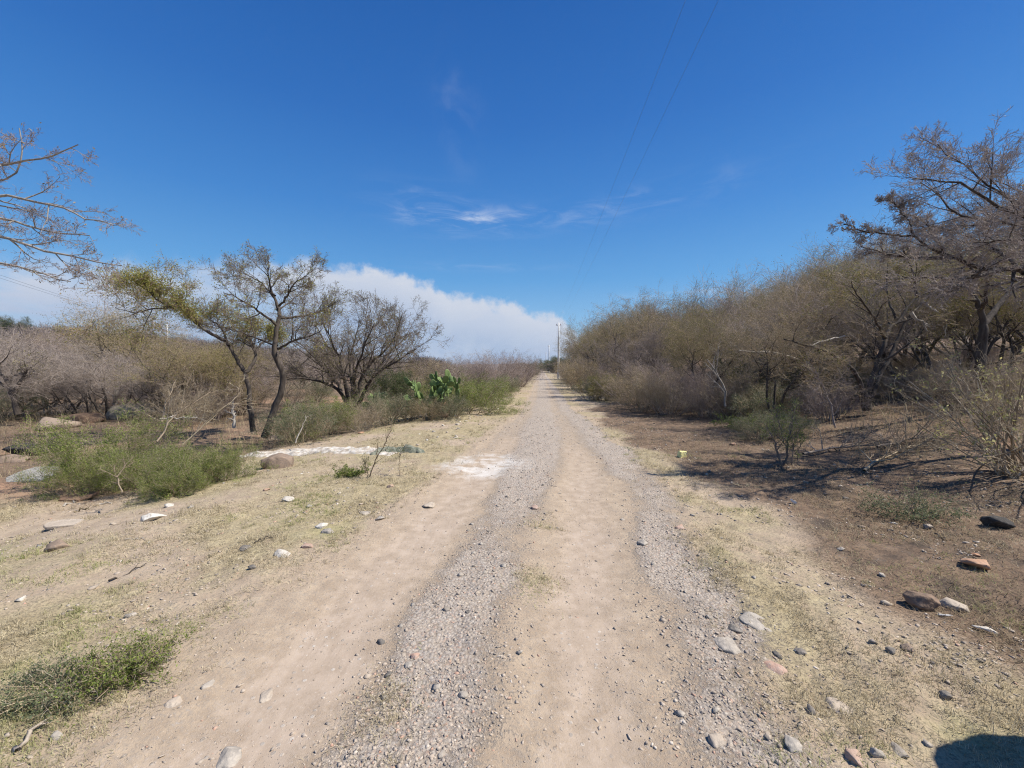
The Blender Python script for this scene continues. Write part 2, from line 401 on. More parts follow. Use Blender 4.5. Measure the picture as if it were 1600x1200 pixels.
def m_ground():
    m, t, b, o = newmat('dry_ground')
    g = t.node('ShaderNodeNewGeometry').outputs['Position']
    A = {}
    for k in ('a_rut', 'a_grav', 'a_brown', 'a_grass', 'a_white', 'a_red'):
        n = t.node('ShaderNodeAttribute'); n.attribute_name = k; A[k] = n.outputs['Fac']
    n_big = t.noise(g, .9, 4, .6); n_mid = t.noise(g, 7, 5, .65); n_fine = t.noise(g, 60, 5, .7); n_vf = t.noise(g, 210, 3, .7)
    soil = t.mix(t.ss(n_mid, .3, .7), (.33, .255, .185), (.44, .35, .255))
    soil = t.mix(t.ss(n_fine, .42, .72), soil, (.29, .245, .20))
    soil = t.mix(t.m('MULTIPLY', t.ss(n_vf, .62, .72), .7), soil, (.58, .53, .46))
    # dry grass mat
    gr = t.mix(t.ss(n_mid, .35, .65), (.335, .275, .165), (.42, .355, .225))
    gr = t.mix(t.ss(n_fine, .44, .62), gr, (.20, .165, .115))
    gr = t.mix(t.m('MULTIPLY', t.ss(n_big, .54, .7), .4), gr, (.27, .27, .115))
    e = t.m('ADD', t.m('MULTIPLY', t.m('SUBTRACT', n_mid, .5), 1.0), t.m('MULTIPLY', t.m('SUBTRACT', n_fine, .5), 1.2))
    fg = t.ss(t.m('ADD', A['a_grass'], e), .25, .85)
    col = t.mix(fg, soil, gr)
    # brown soil
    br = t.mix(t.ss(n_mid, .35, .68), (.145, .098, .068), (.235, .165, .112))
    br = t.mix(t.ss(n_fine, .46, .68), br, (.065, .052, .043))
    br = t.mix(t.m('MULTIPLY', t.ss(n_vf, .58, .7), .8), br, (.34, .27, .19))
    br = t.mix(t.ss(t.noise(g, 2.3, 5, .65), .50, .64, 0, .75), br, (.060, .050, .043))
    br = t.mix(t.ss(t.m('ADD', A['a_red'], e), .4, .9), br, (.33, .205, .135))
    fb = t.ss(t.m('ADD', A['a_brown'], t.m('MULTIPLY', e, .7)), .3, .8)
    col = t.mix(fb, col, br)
    # gravel
    def vor(sc_, feat='F1'):
        v = t.node('ShaderNodeTexVoronoi', feature=feat); v.inputs['Scale'].default_value = sc_; t.l.new(g, v.inputs['Vector']); return v
    v1 = vor(48); v2 = vor(110)
    def stones(v):
        s = t.node('ShaderNodeSeparateColor'); t.l.new(v.outputs['Color'], s.inputs[0])
        c = t.ramp(s.outputs[0], [(0, (.20, .19, .185)), (.3, (.30, .28, .265)), (.6, (.40, .37, .34)), (.85, (.46, .41, .355)), (1, (.60, .56, .50))])
        return t.mix(t.ss(s.outputs[1], .88, .92), c, (.40, .26, .20))
    gv = t.mix(t.ss(n_fine, .4, .6), stones(v1), stones(v2))
    gv = t.mix(t.ss(v1.outputs['Distance'], .45, .85), gv, (.20, .17, .145))
    gv = t.mix(t.ss(n_mid, .35, .7, .3, .65), gv, (.36, .295, .23))
    fgv = t.ss(t.m('ADD', A['a_grav'], t.m('MULTIPLY', e, .9)), .28, .62)
    col = t.mix(fgv, col, gv)
    # rut dust
    du = t.mix(t.ss(n_mid, .3, .7), (.335, .268, .208), (.41, .332, .262))
    du = t.mix(t.m('MULTIPLY', t.ss(n_vf, .58, .7), .55), du, (.34, .29, .25))
    du = t.mix(t.m('MULTIPLY', t.ss(n_fine, .6, .72), .5), du, (.60, .54, .47))
    v3 = vor(26); sp = t.node('ShaderNodeSeparateColor'); t.l.new(v3.outputs['Color'], sp.inputs[0])
    peb = t.m('MULTIPLY', t.ss(sp.outputs[0], .72, .74), t.ss(v3.outputs['Distance'], .30, .22))
    du = t.mix(t.m('MULTIPLY', peb, .8), du, t.mix(sp.outputs[1], (.26, .235, .21), (.52, .48, .43)))
    stk = t.noise(t.mapv(g, (9, .9, 1)), 2.2, 5, .65); du = t.mix(t.ss(stk, .48, .68, 0, .45), du, (.30, .235, .18))
    fr = t.ss(t.m('ADD', A['a_rut'], t.m('MULTIPLY', e, 1.0)), .25, 1.0)
    col = t.mix(fr, col, du)
    fw = t.ss(t.m('ADD', A['a_white'], t.m('MULTIPLY', e, 1.6)), .2, 1.1, 0, .9)
    col = t.mix(fw, col, t.mix(t.ss(n_fine, .4, .7), (.60, .575, .54), (.42, .39, .355)))
    t.l.new(col, b.inputs['Base Color']); b.inputs['Roughness'].default_value = .95; b.inputs['Specular IOR Level'].default_value = .15
    vb = t.m('MULTIPLY', t.m('SUBTRACT', 1.0, v1.outputs['Distance']), t.m('MULTIPLY', fgv, 1.1))
    hh = t.m('ADD', t.m('ADD', vb, t.m('MULTIPLY', t.m('MULTIPLY', peb, fr), 1.2)), t.m('ADD', t.m('MULTIPLY', n_fine, .8), t.m('MULTIPLY', n_vf, .35)))
    bp = t.node('ShaderNodeBump'); t.put(bp.inputs['Strength'], t.ss(fr, 0, 1, .8, .3)); bp.inputs['Distance'].default_value = .012
    t.l.new(hh, bp.inputs['Height']); t.l.new(bp.outputs[0], b.inputs['Normal'])
    return m
M['ground'] = m_ground()

# ------------------------------------------------------------------ ground and road
def axis(lo, hi, base, k, c0=0.0):
    out = [lo]
    while out[-1] < hi: out.append(out[-1] + max(base, k * abs(out[-1] - c0)))
    return np.array(out)
ys = np.r_[np.linspace(-60, -4, 12), np.linspace(-3.4, .7, 18), axis(.8, 6000, .018, .0088)]
xp = axis(0, 5200, .022, .0135); xs = np.r_[-xp[::-1][:-1], xp]
GXX, GYY = np.meshgrid(xs, ys)
xx, yy = GXX.ravel(), GYY.ravel()
u, rut, road, grav, brown, grs, white = masks(xx, yy)
zz = H(xx, yy)
nx, ny = len(xs), len(ys)
ii = (np.arange(ny - 1)[:, None] * nx + np.arange(nx - 1)[None]).ravel()
quads = np.stack([ii, ii + 1, ii + nx + 1, ii + nx], 1)
cu = u[quads].mean(1); isroad = (np.abs(cu) < 1.55) & (yy[quads].mean(1) < 230)
red = np.clip(.35 + 1.6 * fbm(xx, yy, .35, 3, 91), 0, 1) * sstep(abs(u), 4, 7)
colr = dict(a_rut=rut, a_grav=grav, a_brown=brown, a_grass=grs, a_white=white, a_red=red)
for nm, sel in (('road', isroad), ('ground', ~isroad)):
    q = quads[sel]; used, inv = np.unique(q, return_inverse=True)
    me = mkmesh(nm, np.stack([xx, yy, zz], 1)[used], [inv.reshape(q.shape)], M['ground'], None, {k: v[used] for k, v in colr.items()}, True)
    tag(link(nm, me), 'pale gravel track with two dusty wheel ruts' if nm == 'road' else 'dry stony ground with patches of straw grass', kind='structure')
del GXX, GYY, xx, yy, zz, quads, u, rut, road, grav, brown, grs, white, red, colr

# ------------------------------------------------------------------ rocks
def ico(sub):
    bm = bmesh.new(); bmesh.ops.create_icosphere(bm, subdivisions=sub, radius=1)
    V = np.array([v.co[:] for v in bm.verts]); Fc = np.array([[v.index for v in f.verts] for f in bm.faces]); bm.free(); return V, Fc
ICO = {k: ico(k) for k in (1, 2, 3, 4)}
def hull(n, seed, squash=1.0):
    r = np.random.default_rng(seed); bm = bmesh.new()
    p = nrm(r.normal(size=(n, 3)))
    for q in p: bm.verts.new(q * [1, 1, squash])
    bmesh.ops.convex_hull(bm, input=bm.verts[:], use_existing_faces=False)
    for v in [v for v in bm.verts if not v.link_faces]: bm.verts.remove(v)
    return bm
def rock_shape(size, seed, sub=3, cuts=9, depth=.4, rough=.05):
    bm = hull(max(9, int(cuts * 1.25) + (4 if sub > 2 else 0)), seed)
    if sub > 2:
        bmesh.ops.subdivide_edges(bm, edges=bm.edges[:], cuts=3 if sub == 3 else 6, use_grid_fill=True)
        bmesh.ops.triangulate(bm, faces=bm.faces[:])
        if sub > 3: bmesh.ops.smooth_vert(bm, verts=bm.verts[:], factor=.5, use_axis_x=True, use_axis_y=True, use_axis_z=True)
    bm.verts.index_update()
    V = np.array([v.co[:] for v in bm.verts]); Fc = np.array([[v.index for v in f.verts] for f in bm.faces]); bm.free()
    if sub > 2:
        V = V * (1 + rough * (vn(V[:, 0] * 3 + seed, V[:, 1] * 3 + V[:, 2] * 2.5, seed) - .5)[:, None] * 2.4)
        V = V * (1 + rough * .6 * (vn(V[:, 0] * 9 + seed, V[:, 1] * 9 + V[:, 2] * 8, seed + 1) - .5)[:, None] * 2)
    V = V - (V.max(0) + V.min(0)) / 2; V = V / np.abs(V).max(0)
    return V * np.asarray(size) * .5, Fc
RS = [100]
def rock(label, px, py, w_, h_, dp=None, mat='rock_grey', rot=0, cat='rock', sink=.25, name='rock', tilt=0, group=None, sub=3, cuts=9):
    """w_, h_ in photo pixels; py is its foot"""
    p = gp(px, py); s = p[1] / F; W = w_ * s; Hh = h_ * s; D = (dp or .8) * W
    if cat == 'stone': Hh *= .6; W *= .82; sink = min(sink + .08, .6)
    RS[0] += 1
    V, Fc = rock_shape((W, D, Hh / (1 - sink)), RS[0], sub, cuts)
    o = link(name, mkmesh(name, V, [Fc], M[mat], None, None, False))
    o.rotation_euler = (0, R(tilt), R(rot)); o.location = (p[0], p[1] + D * .35, p[2] + Hh / (1 - sink) * (.42 - sink))
    return tag(o, label, cat, group)

rock('large lichen-covered boulder under the bare trees on the left', 190, 656, 84, 27, .7, 'rock_mossy', 10, 'boulder', sub=4, name='boulder')
rock('low reddish-brown earthy boulder left of the lichened boulder', 122, 662, 48, 17, .8, 'rock_brown', 0, 'boulder', name='boulder')
rock('wide flat reddish-brown rock nearest the left edge below the trees', 72, 672, 58, 22, .8, 'rock_brown', 20, 'boulder', name='boulder')
rock('black rounded rock behind the grey slab at the left edge', 33, 712, 54, 22, .7, 'rock_black', 0, 'rock')
rock('dark basalt block half hidden behind the black rounded rock', 62, 708, 34, 16, .8, 'rock_black', 0)
rock('dark reddish rock between black rock and grey slab', 8, 724, 52, 14, .6, 'rock_brown', 0)
rock('small black rock at the left foot of the green bush', 82, 736, 26, 15, .8, 'rock_black', 0)
rock('reddish-brown blocky rock at the right end of the green bush', 426, 733, 60, 24, .75, 'rock_brown', -14, 'rock', sub=4, cuts=12)
rock('bright orange rock standing at the foot of the roadside bushes', 697, 642, 20, 17, .7, 'rock_orange', 20, 'rock', sink=.1)
rock('dark purple-brown rock left of the orange rock by the bushes', 688, 655, 26, 12, .8, 'rock_brown', 0)
rock('large white chalky stone lying in straw left of the track', 231, 816, 40, 19, .7, 'rock_white', 15, 'stone', .15, 'stone')
rock('small white stone up-right of the large white chalky stone', 260, 795, 18, 11, .8, 'rock_white', 0, 'stone', .15, 'stone')
rock('white and grey stone on the grass left of the track, nearer the blocky rock', 448, 784, 22, 11, .7, 'rock_white', -10, 'stone', .15, 'stone')
rock('rounded white stone touching a flat grey stone on the left verge', 499, 825, 20, 13, .9, 'rock_white', 0, 'stone', .1, 'stone', sub=3)
rock('flat grey stone beside the rounded white stone', 509, 834, 29, 10, .8, 'rock_grey', 8, 'stone', .3, 'stone')
rock('long pale stone in the left verge grass near the dark stone', 439, 872, 34, 18, .6, 'rock_white', -22, 'stone', .2, 'stone')
rock('small blue-black stone below the long pale stone', 392, 892, 16, 11, .8, 'rock_dark', 0, 'stone', .15, 'stone')
rock('small dark purplish stone left of the long pale stone', 379, 859, 22, 9, .8, 'rock_dark', 10, 'stone', .2, 'stone')
rock('pinkish brick-red flat stone above the track edge on the left', 478, 858, 26, 9, .6, 'rock_red', -12, 'stone', .25, 'stone')
rock('orange stone at the base of the thin green sapling', 609, 764, 15, 9, .8, 'rock_orange', 0, 'stone', .15, 'stone')
rock('flat orange stone in the pale straw of the left verge', 415, 768, 13, 6, .8, 'rock_orange', 0, 'stone', .2, 'stone')
rock('pale stone at the left edge of the track near the white ash', 668, 792, 26, 8, .8, 'rock_tan', 0, 'stone', .3, 'stone')
rock('grey cracked flat stone in the left verge, right of centre', 592, 811, 20, 8, .8, 'rock_grey', 35, 'stone', .25, 'stone')
rock('flat dark grey stone among grey stones in the left verge', 568, 799, 24, 7, .8, 'rock_grey', 0, 'stone', .3, 'stone')
rock('brown flat rock half sunk in straw near the left edge', 80, 858, 36, 14, .8, 'rock_brown', 10, 'rock', .3)
rock('thin flat grey rock half buried in dust at the bottom left', 345, 1192, 48, 18, 1.1, 'rock_grey', 25, 'stone', .45, 'stone')
rock('pale flat stone embedded in the left wheel rut', 411, 1088, 28, 10, 1.2, 'rock_tan', 10, 'stone', .6, 'stone')
rock('pale grey stone by the rut edge in line with the weed clump', 318, 1076, 24, 9, 1.0, 'rock_grey', -10, 'stone', .6, 'stone')
rock('flat pale stone half buried just below the weed clump', 262, 1108, 36, 11, 1.0, 'rock_tan', 0, 'stone', .6, 'stone')
rock('long grey stone beside the brown branch at bottom left', 78, 1160, 22, 20, 1.2, 'rock_grey', 60, 'stone', .4, 'stone')
rock('black angular rock on brown ground near the right edge', 1571, 833, 36, 18, .8, 'rock_black', 0, 'rock', .15)
rock('flat orange-brown rock casting shadow on the right brown ground', 1536, 893, 42, 14, .7, 'rock_orange', -12, 'rock', .05)
rock('small orange stone just above the flat orange-brown rock', 1529, 874, 14, 8, .8, 'rock_orange', 0, 'stone', .1, 'stone')
rock('rounded brown boulder with dark left face beside white plastic scrap', 1450, 950, 44, 27, .7, 'rock_brown', -20, 'rock', .1, sub=4)
rock('low brown rock to the right of the rounded brown boulder', 1498, 950, 44, 12, .7, 'rock_tan', -20, 'rock', .35)
rock('square grey flat stone with straight cracks on the right verge', 1145, 1018, 50, 15, .9, 'rock_grey', -5, 'stone', .45, 'stone', cuts=14)
rock('dark grey angular stone above the square cracked stone', 1150, 988, 32, 12, .7, 'rock_dark', -15, 'stone', .25, 'stone')
rock('long grey flat stone extending right behind the dark angular stone', 1190, 985, 62, 14, .8, 'rock_grey', -15, 'stone', .5, 'stone')
rock('grey stone with reddish patch on the right verge below the square stone', 1216, 1050, 42, 14, .9, 'rock_red', 0, 'stone', .5, 'stone')
rock('small dark stone beside a white chip right of the square stone', 1254, 1023, 20, 10, .7, 'rock_dark', -20, 'stone', .2, 'stone')
rock('upright grey pointed stone near the bottom right corner', 1481, 1084, 20, 22, .7, 'rock_dark', 0, 'stone', .1, 'stone')
rock('dark brown stone, left one of a pair on the right slope', 1398, 1024, 18, 13, .8, 'rock_dark', 0, 'stone', .15, 'stone')
rock('dark brown stone, right one of a pair on the right slope', 1424, 1020, 22, 14, .8, 'rock_brown', 0, 'stone', .15, 'stone')
rock('long flat pale stone sunk in the straw grass at lower right', 1322, 1112, 54, 14, .8, 'rock_tan', -30, 'stone', .55, 'stone')
rock('thin leaning grey stone near the shadow at the bottom right', 1377, 1185, 28, 26, .6, 'rock_grey', -35, 'stone', .15, 'stone')
rock('purple-grey stone just left of the shadow tip at the bottom', 1410, 1174, 34, 16, .8, 'rock_dark', 0, 'stone', .3, 'stone')
rock('orange-grey stone at the bottom edge, right of the gravel', 1345, 1192, 34, 20, .8, 'rock_red', 0, 'stone', .3, 'stone')
rock('large grey stone at the right gravel edge near the bottom', 1243, 1178, 36, 17, .8, 'rock_grey', 0, 'stone', .3, 'stone')
rock('pale tan stone in the gravel bank at the bottom right', 1124, 1166, 32, 14, .8, 'rock_tan', 0, 'stone', .3, 'stone')
rock('red stone among grey gravel between the ruts', 647, 1029, 18, 10, .8, 'rock_red', 0, 'stone', .2, 'stone')
rock('grey stone directly below the red stone between the ruts', 637, 1043, 16, 9, .8, 'rock_grey', 0, 'stone', .2, 'stone')
rock('rounded grey stone left of the red stone at the rut edge', 605, 1056, 16, 12, .8, 'rock_dark', 0, 'stone', .2, 'stone')
rock('dark grey stone standing out in the gravel strip, farther up', 697, 955, 14, 10, .8, 'rock_dark', 0, 'stone', .2, 'stone')
rock('pale stone at the right edge of the gravel by straw grass', 1006, 852, 20, 12, .8, 'rock_grey', 0, 'stone', .2, 'stone')
rock('reddish grey stone touching green grass right of the gravel', 1063, 828, 18, 9, .8, 'rock_red', 0, 'stone', .2, 'stone')
rock('orange-pink brick fragment lying in the gravel in mid-track', 836, 796, 16, 8, .9, 'rock_red', 0, 'stone', .2, 'stone')
rock('small white stone on the right verge below the yellow block', 1105, 738, 8, 5, .8, 'rock_tan', 0, 'stone', .1, 'stone')
rock('pale rounded stone by a green tuft on the right brown ground', 1399, 820, 14, 7, .8, 'rock_white', 0, 'stone', .2, 'stone')
rock('pale tan stone right of the green tuft on the brown ground', 1456, 828, 16, 9, .8, 'rock_tan', 0, 'stone', .2, 'stone')
rock('pale grey stone on the slope left of the green tuft', 1318, 860, 14, 8, .8, 'rock_grey', 0, 'stone', .2, 'stone')
rock('low orange earth clod under the leaning tree on the left', 420, 690, 46, 9, .9, 'rock_brown', 0, 'rock', .35, sub=4, cuts=3)
rock('orange stone near the far end of the white lime strip', 562, 678, 12, 6, .8, 'rock_orange', 0, 'stone', .2, 'stone')
rock('orange stone on the right verge behind the yellow block', 1147, 697, 11, 6, .8, 'rock_orange', 0, 'stone', .2, 'stone')

# loose small stones: many alike, one object each
loose_spots = []
def scatter_group(n, region, mats, label, group, smin, smax, flat=.55):
    k = 0; tries = 0
    while k < n and tries < 4000:
        tries += 1
        x, y = region()
        if y < 1.45 or abs(x) > 1.25 * y + .1: continue
        if any((x - a) ** 2 + (y - b) ** 2 < (c + .09) ** 2 for a, b, c in loose_spots): continue
        s = rng.uniform(smin, smax)
        loose_spots.append((x, y, s)); RS[0] += 1
        hh = s * rng.uniform(.35, .6)
        V, Fc = rock_shape((s, s * rng.uniform(.6, .95), hh), RS[0], 2, 8)
        o = link('stone', mkmesh('stone', V, [Fc], M[mats[k % len(mats)]]))
        o.rotation_euler = (rng.normal(0, .12), rng.normal(0, .12), rng.uniform(0, 6)); o.location = (x, y, float(H(x, y)) + hh * .08)
        tag(o, label, 'stone', group); k += 1
scatter_group(30, lambda: (lambda y: (float(xc(y)) - rng.uniform(1.7, 4.6), y))(rng.uniform(2.6, 9)), ['rock_grey', 'rock_tan', 'rock_grey', 'rock_white'],
              'small grey or pale stone scattered in the straw of the left verge', 'small stones in the left verge', .03, .085)
scatter_group(40, lambda: (lambda y: (float(xc(y)) - rng.uniform(1.6, 3.0), y))(rng.uniform(8, 16)), ['rock_white', 'rock_grey', 'rock_tan'],
              'small pale stone in the grass strip beside the far left bushes', 'small stones beside the far left bushes', .06, .14)
scatter_group(40, lambda: (lambda y: (float(xc(y)) + rng.uniform(1.0, 2.3), y))(rng.uniform(1.6, 5.5)), ['rock_grey', 'rock_tan', 'rock_grey', 'rock_dark'],
              'small angular grey or tan stone in the stony bank right of the right rut', 'small stones right of the right rut', .025, .065)
scatter_group(30, lambda: (lambda y: (float(xc(y)) + rng.uniform(2.4, 5.5), y))(rng.uniform(2.2, 9)), ['rock_tan', 'rock_grey', 'rock_dark', 'rock_brown'],
              'small stone lying on the brown ground right of the track', 'small stones on the right brown ground', .03, .085)
scatter_group(40, lambda: (lambda y: (float(xc(y)) + rng.uniform(-.5, .4), y))(rng.uniform(1.6, 6.5)), ['rock_grey', 'rock_tan', 'rock_dark', 'rock_grey'],
              'larger grey stone showing in the gravel strip between the ruts', 'larger stones between the ruts', .03, .06)

# gravel: uncountable
def m_gravel():
    m, t, b, o = newmat('gravel_stones')
    g = t.node('ShaderNodeNewGeometry')
    c = t.ramp(g.outputs['Random Per Island'], [(0, (.18, .16, .14)), (.25, (.27, .23, .195)), (.5, (.34, .287, .235)), (.75, (.395, .325, .26)), (.93, (.44, .375, .31)), (1, (.58, .53, .47))])
    s = t.m('FRACT', t.m('MULTIPLY', g.outputs['Random Per Island'], 37.7))
    c = t.mix(t.ss(s, .93, .95), c, (.42, .25, .18))
    n = t.noise(g.outputs['Position'], 90, 4, .6); c = t.mix(t.ss(n, .4, .65, .1, .6), c, (.44, .37, .30))
    t.l.new(c, b.inputs['Base Color']); return m
M['gravel'] = m_gravel()
def gh():
    vs, fs = [], []; k = 0
    while len(vs) < 40:
        bm = hull(9, 900 + k); k += 1; bm.verts.index_update()
        if len(bm.verts) == 9 and len(bm.faces) == 14 and all(len(f.verts) == 3 for f in bm.faces):
            vs.append([v.co[:] for v in bm.verts]); fs.append([[v.index for v in f.verts] for f in bm.faces])
        bm.free()
    return np.array(vs), np.array(fs)
GH = gh()
def gravel(n, ymax, fn, smin, smax, sexp=2.2):
    y = 1.15 * (ymax / 1.15) ** rng.random(n * 4)
    x = rng.uniform(-1.3, 1.3, n * 4) * y
    keep = rng.random(n * 4) < fn(x, y)
    x, y = x[keep][:n], y[keep][:n]; N = len(x)
    s = (smin + (smax - smin) * rng.random(N) ** sexp) * np.clip(.75 + y * .10, .85, 2.2)
    vs, fs = GH; pick = rng.integers(0, len(vs), N)
    V = vs[pick] * (1 + rng.uniform(-.12, .12, (N, 9, 3)))
    sc3 = np.stack([rng.uniform(.6, 1.2, N), rng.uniform(.6, 1.1, N), rng.uniform(.3, .6, N)], 1) * s[:, None] * .5
    V = V * sc3[:, None]
    a = rng.uniform(0, 6.28, N); ca, sa = np.cos(a)[:, None], np.sin(a)[:, None]
    X2 = V[..., 0] * ca - V[..., 1] * sa; Y2 = V[..., 0] * sa + V[..., 1] * ca
    V = np.stack([X2 + x[:, None], Y2 + y[:, None], V[..., 2] + (H(x, y) + sc3[:, 2] * rng.uniform(-.35, .3, N))[:, None]], -1)
    Fc = fs[pick] + (np.arange(N) * 9)[:, None, None]
    return V.reshape(-1, 3), Fc.reshape(-1, 3)
def fn_g(x, y):
    u, rut, road, grav, brown, g, white = masks(x, y)
    cl = np.clip(.55 + 2.2 * fbm(x, y, 3.1, 3, 131), .1, 1)
    return np.clip(grav * (1 - .8 * white) * cl, 0, 1) + .03 * road * (1 - .7 * rut)
mb = MB(); mb.add(*gravel(80000, 14, fn_g, .005, .034, 3.2))
def fn_v(x, y):
    u, rut, road, grav, brown, g, white = masks(x, y)
    cl = np.clip(.15 + 3.0 * fbm(x, y, 1.3, 3, 141), 0, 1)
    return (1 - np.clip(road, 0, 1)) * cl * .5 * (abs(u) < 7) + .02 * rut
mb.add(*gravel(40000, 14, fn_v, .005, .045, 3.4))
mb.add(*gravel(34000, 7, lambda x, y: np.clip(masks(x, y)[1] * .8 * np.clip(.4 + 3 * fbm(x, y, 2.4, 3, 191), .08, 1), 0, 1), .004, .014, 2.0))
tag(link('gravel', mb.mesh('gravel', [M['gravel']])), 'loose grey and tan gravel strewn along and beside the track', kind='stuff')

# ------------------------------------------------------------------ grass: uncountable
def m_attr(name, rough=.8, trans=.3):
    m, t, b, o = newmat(name); a = t.node('ShaderNodeAttribute'); a.attribute_name = 'Col'
    t.l.new(a.outputs['Color'], b.inputs['Base Color']); b.inputs['Roughness'].default_value = rough
    tr = t.node('ShaderNodeBsdfTranslucent'); t.l.new(a.outputs['Color'], tr.inputs[0])
    mx = t.node('ShaderNodeMixShader'); mx.inputs[0].default_value = trans
    t.l.new(b.outputs[0], mx.inputs[1]); t.l.new(tr.outputs[0], mx.inputs[2]); t.l.new(mx.outputs[0], o.inputs[0]); return m
M['grass'] = m_attr('dry_grass')
def blades(x, y, ln, wd, lean, colr):
    N = len(x); z = H(x, y)
    a = rng.uniform(0, 6.283, N); d = np.stack([np.cos(a), np.sin(a)], 1)
    side = np.stack([-d[:, 1], d[:, 0], np.zeros(N)], 1) * wd[:, None] * .5
    b0 = np.stack([x, y, z - .004], 1)
    le = lean; up = np.sqrt(np.clip(1 - le ** 2, .02, 1))
    mid = b0 + np.stack([d[:, 0] * le * .4, d[:, 1] * le * .4, up * .62], 1) * ln[:, None]
    tip = b0 + np.stack([d[:, 0] * le, d[:, 1] * le, up * .85], 1) * ln[:, None]
    V = np.stack([b0 - side, b0 + side, mid + side * .8, mid - side * .8, tip], 1).reshape(-1, 3)
    k = np.arange(N)[:, None] * 5
    q = k + np.array([[0, 1, 2, 3]]); t = k + np.array([[3, 2, 4]])
    return V, q, t, np.repeat(colr, 5, 0)
def tuft_field(n, ymax, fn, lmin, lmax, colfn, y0=1.3):
    y = y0 * (ymax / y0) ** rng.random(n * 4); x = rng.uniform(-1.35, 1.35, n * 4) * y
    k = rng.random(n * 4) < fn(x, y); x, y = x[k][:n], y[k][:n]
    cnt = rng.integers(8, 34, len(x)); big = rng.uniform(.5, 1.4, len(x))
    X_ = np.repeat(x, cnt); Y_ = np.repeat(y, cnt); bg_ = np.repeat(big, cnt); N = len(X_)
    X_ = X_ + rng.normal(0, .016, N) * bg_ * 1.3; Y_ = Y_ + rng.normal(0, .016, N) * bg_ * 1.3
    f = np.clip(.7 + .1 * Y_, .8, 2.2)
    return blades(X_, Y_, rng.uniform(lmin, lmax, N) * bg_ * np.clip(f, .8, 1.4), rng.uniform(.0014, .0034, N) * f, rng.uniform(.15, .97, N), colfn(X_, Y_, N))
def grass_field(n, ymax, fn, lmin, lmax, colfn, lean=(.35, .95), y0=1.2):
    y = y0 * (ymax / y0) ** rng.random(n * 3); x = rng.uniform(-1.35, 1.35, n * 3) * y
    k = rng.random(n * 3) < fn(x, y); x, y = x[k][:n], y[k][:n]; N = len(x)
    f = np.clip(.7 + .12 * y, .8, 2.6)
    ln = rng.uniform(lmin, lmax, N) * np.clip(f, .8, 1.5); wd = rng.uniform(.0016, .0042, N) * f
    return blades(x, y, ln, wd, rng.uniform(*lean, N), colfn(x, y, N))
def lerp(a, b, t): return np.asarray(a)[None] * (1 - t[:, None]) + np.asarray(b)[None] * t[:, None]
def col_straw(x, y, N):
    green = np.clip(sstep(fbm(x, y, .9, 4, 151), .02, .2) * .75, 0, 1) * (rng.random(N) < .8)
    c = lerp((.27, .225, .14), (.60, .52, .36), rng.random(N)); cg = lerp((.17, .22, .05), (.34, .38, .11), rng.random(N))
    return c * (1 - green[:, None]) + cg * green[:, None]
def col_brown(x, y, N):
    c = lerp((.16, .12, .08), (.38, .30, .19), rng.random(N) ** 1.4)
    green = sstep(fbm(x, y, .8, 3, 161), .16, .26)[:, None] * (rng.random((N, 1)) < .6)
    return c * (1 - green) + lerp((.07, .10, .03), (.16, .19, .07), rng.random(N)) * green
def fn_straw(x, y):
    m_ = masks(x, y); cl = np.clip(.35 + 3.6 * fbm(x, y, 2.6, 4, 171), .04, 1)
    return m_[5] * cl * (1 - m_[4] * .6) * (1 - .7 * m_[6])
def fn_brown(x, y):
    m_ = masks(x, y); return m_[4] * np.clip(.45 + 2.4 * fbm(x, y, 1.3, 3, 181), .05, 1)
def make_grass(name, label, parts):
    V, Q, T, K = [], [], [], []; o = 0
    for v, q, t, c in parts: V.append(v); Q.append(q + o); T.append(t + o); K.append(c); o += len(v)
    me = mkmesh(name, np.concatenate(V), [np.concatenate(Q), np.concatenate(T)], M['grass'], None, {'Col': np.concatenate(K)})
    return tag(link(name, me), label, kind='stuff')
make_grass('dry_grass', 'short straw-coloured grass with faint green patches on both verges', [grass_field(260000, 22, fn_straw, .015, .05, col_straw, (.7, .998)), tuft_field(8000, 16, fn_straw, .016, .05, col_straw)])
make_grass('dead_litter', 'matted brown dead grass and litter under the trees', [
    grass_field(110000, 26, fn_brown, .03, .09, col_brown, (.75, .99), 2.0),
    grass_field(14000, 30, lambda x, y: fn_brown(x, y) * (abs(x - xc(y)) > 5.0), .12, .42, lambda x, y, N: lerp((.26, .20, .12), (.50, .42, .27), rng.random(N)), (.2, .8), 6.0)])

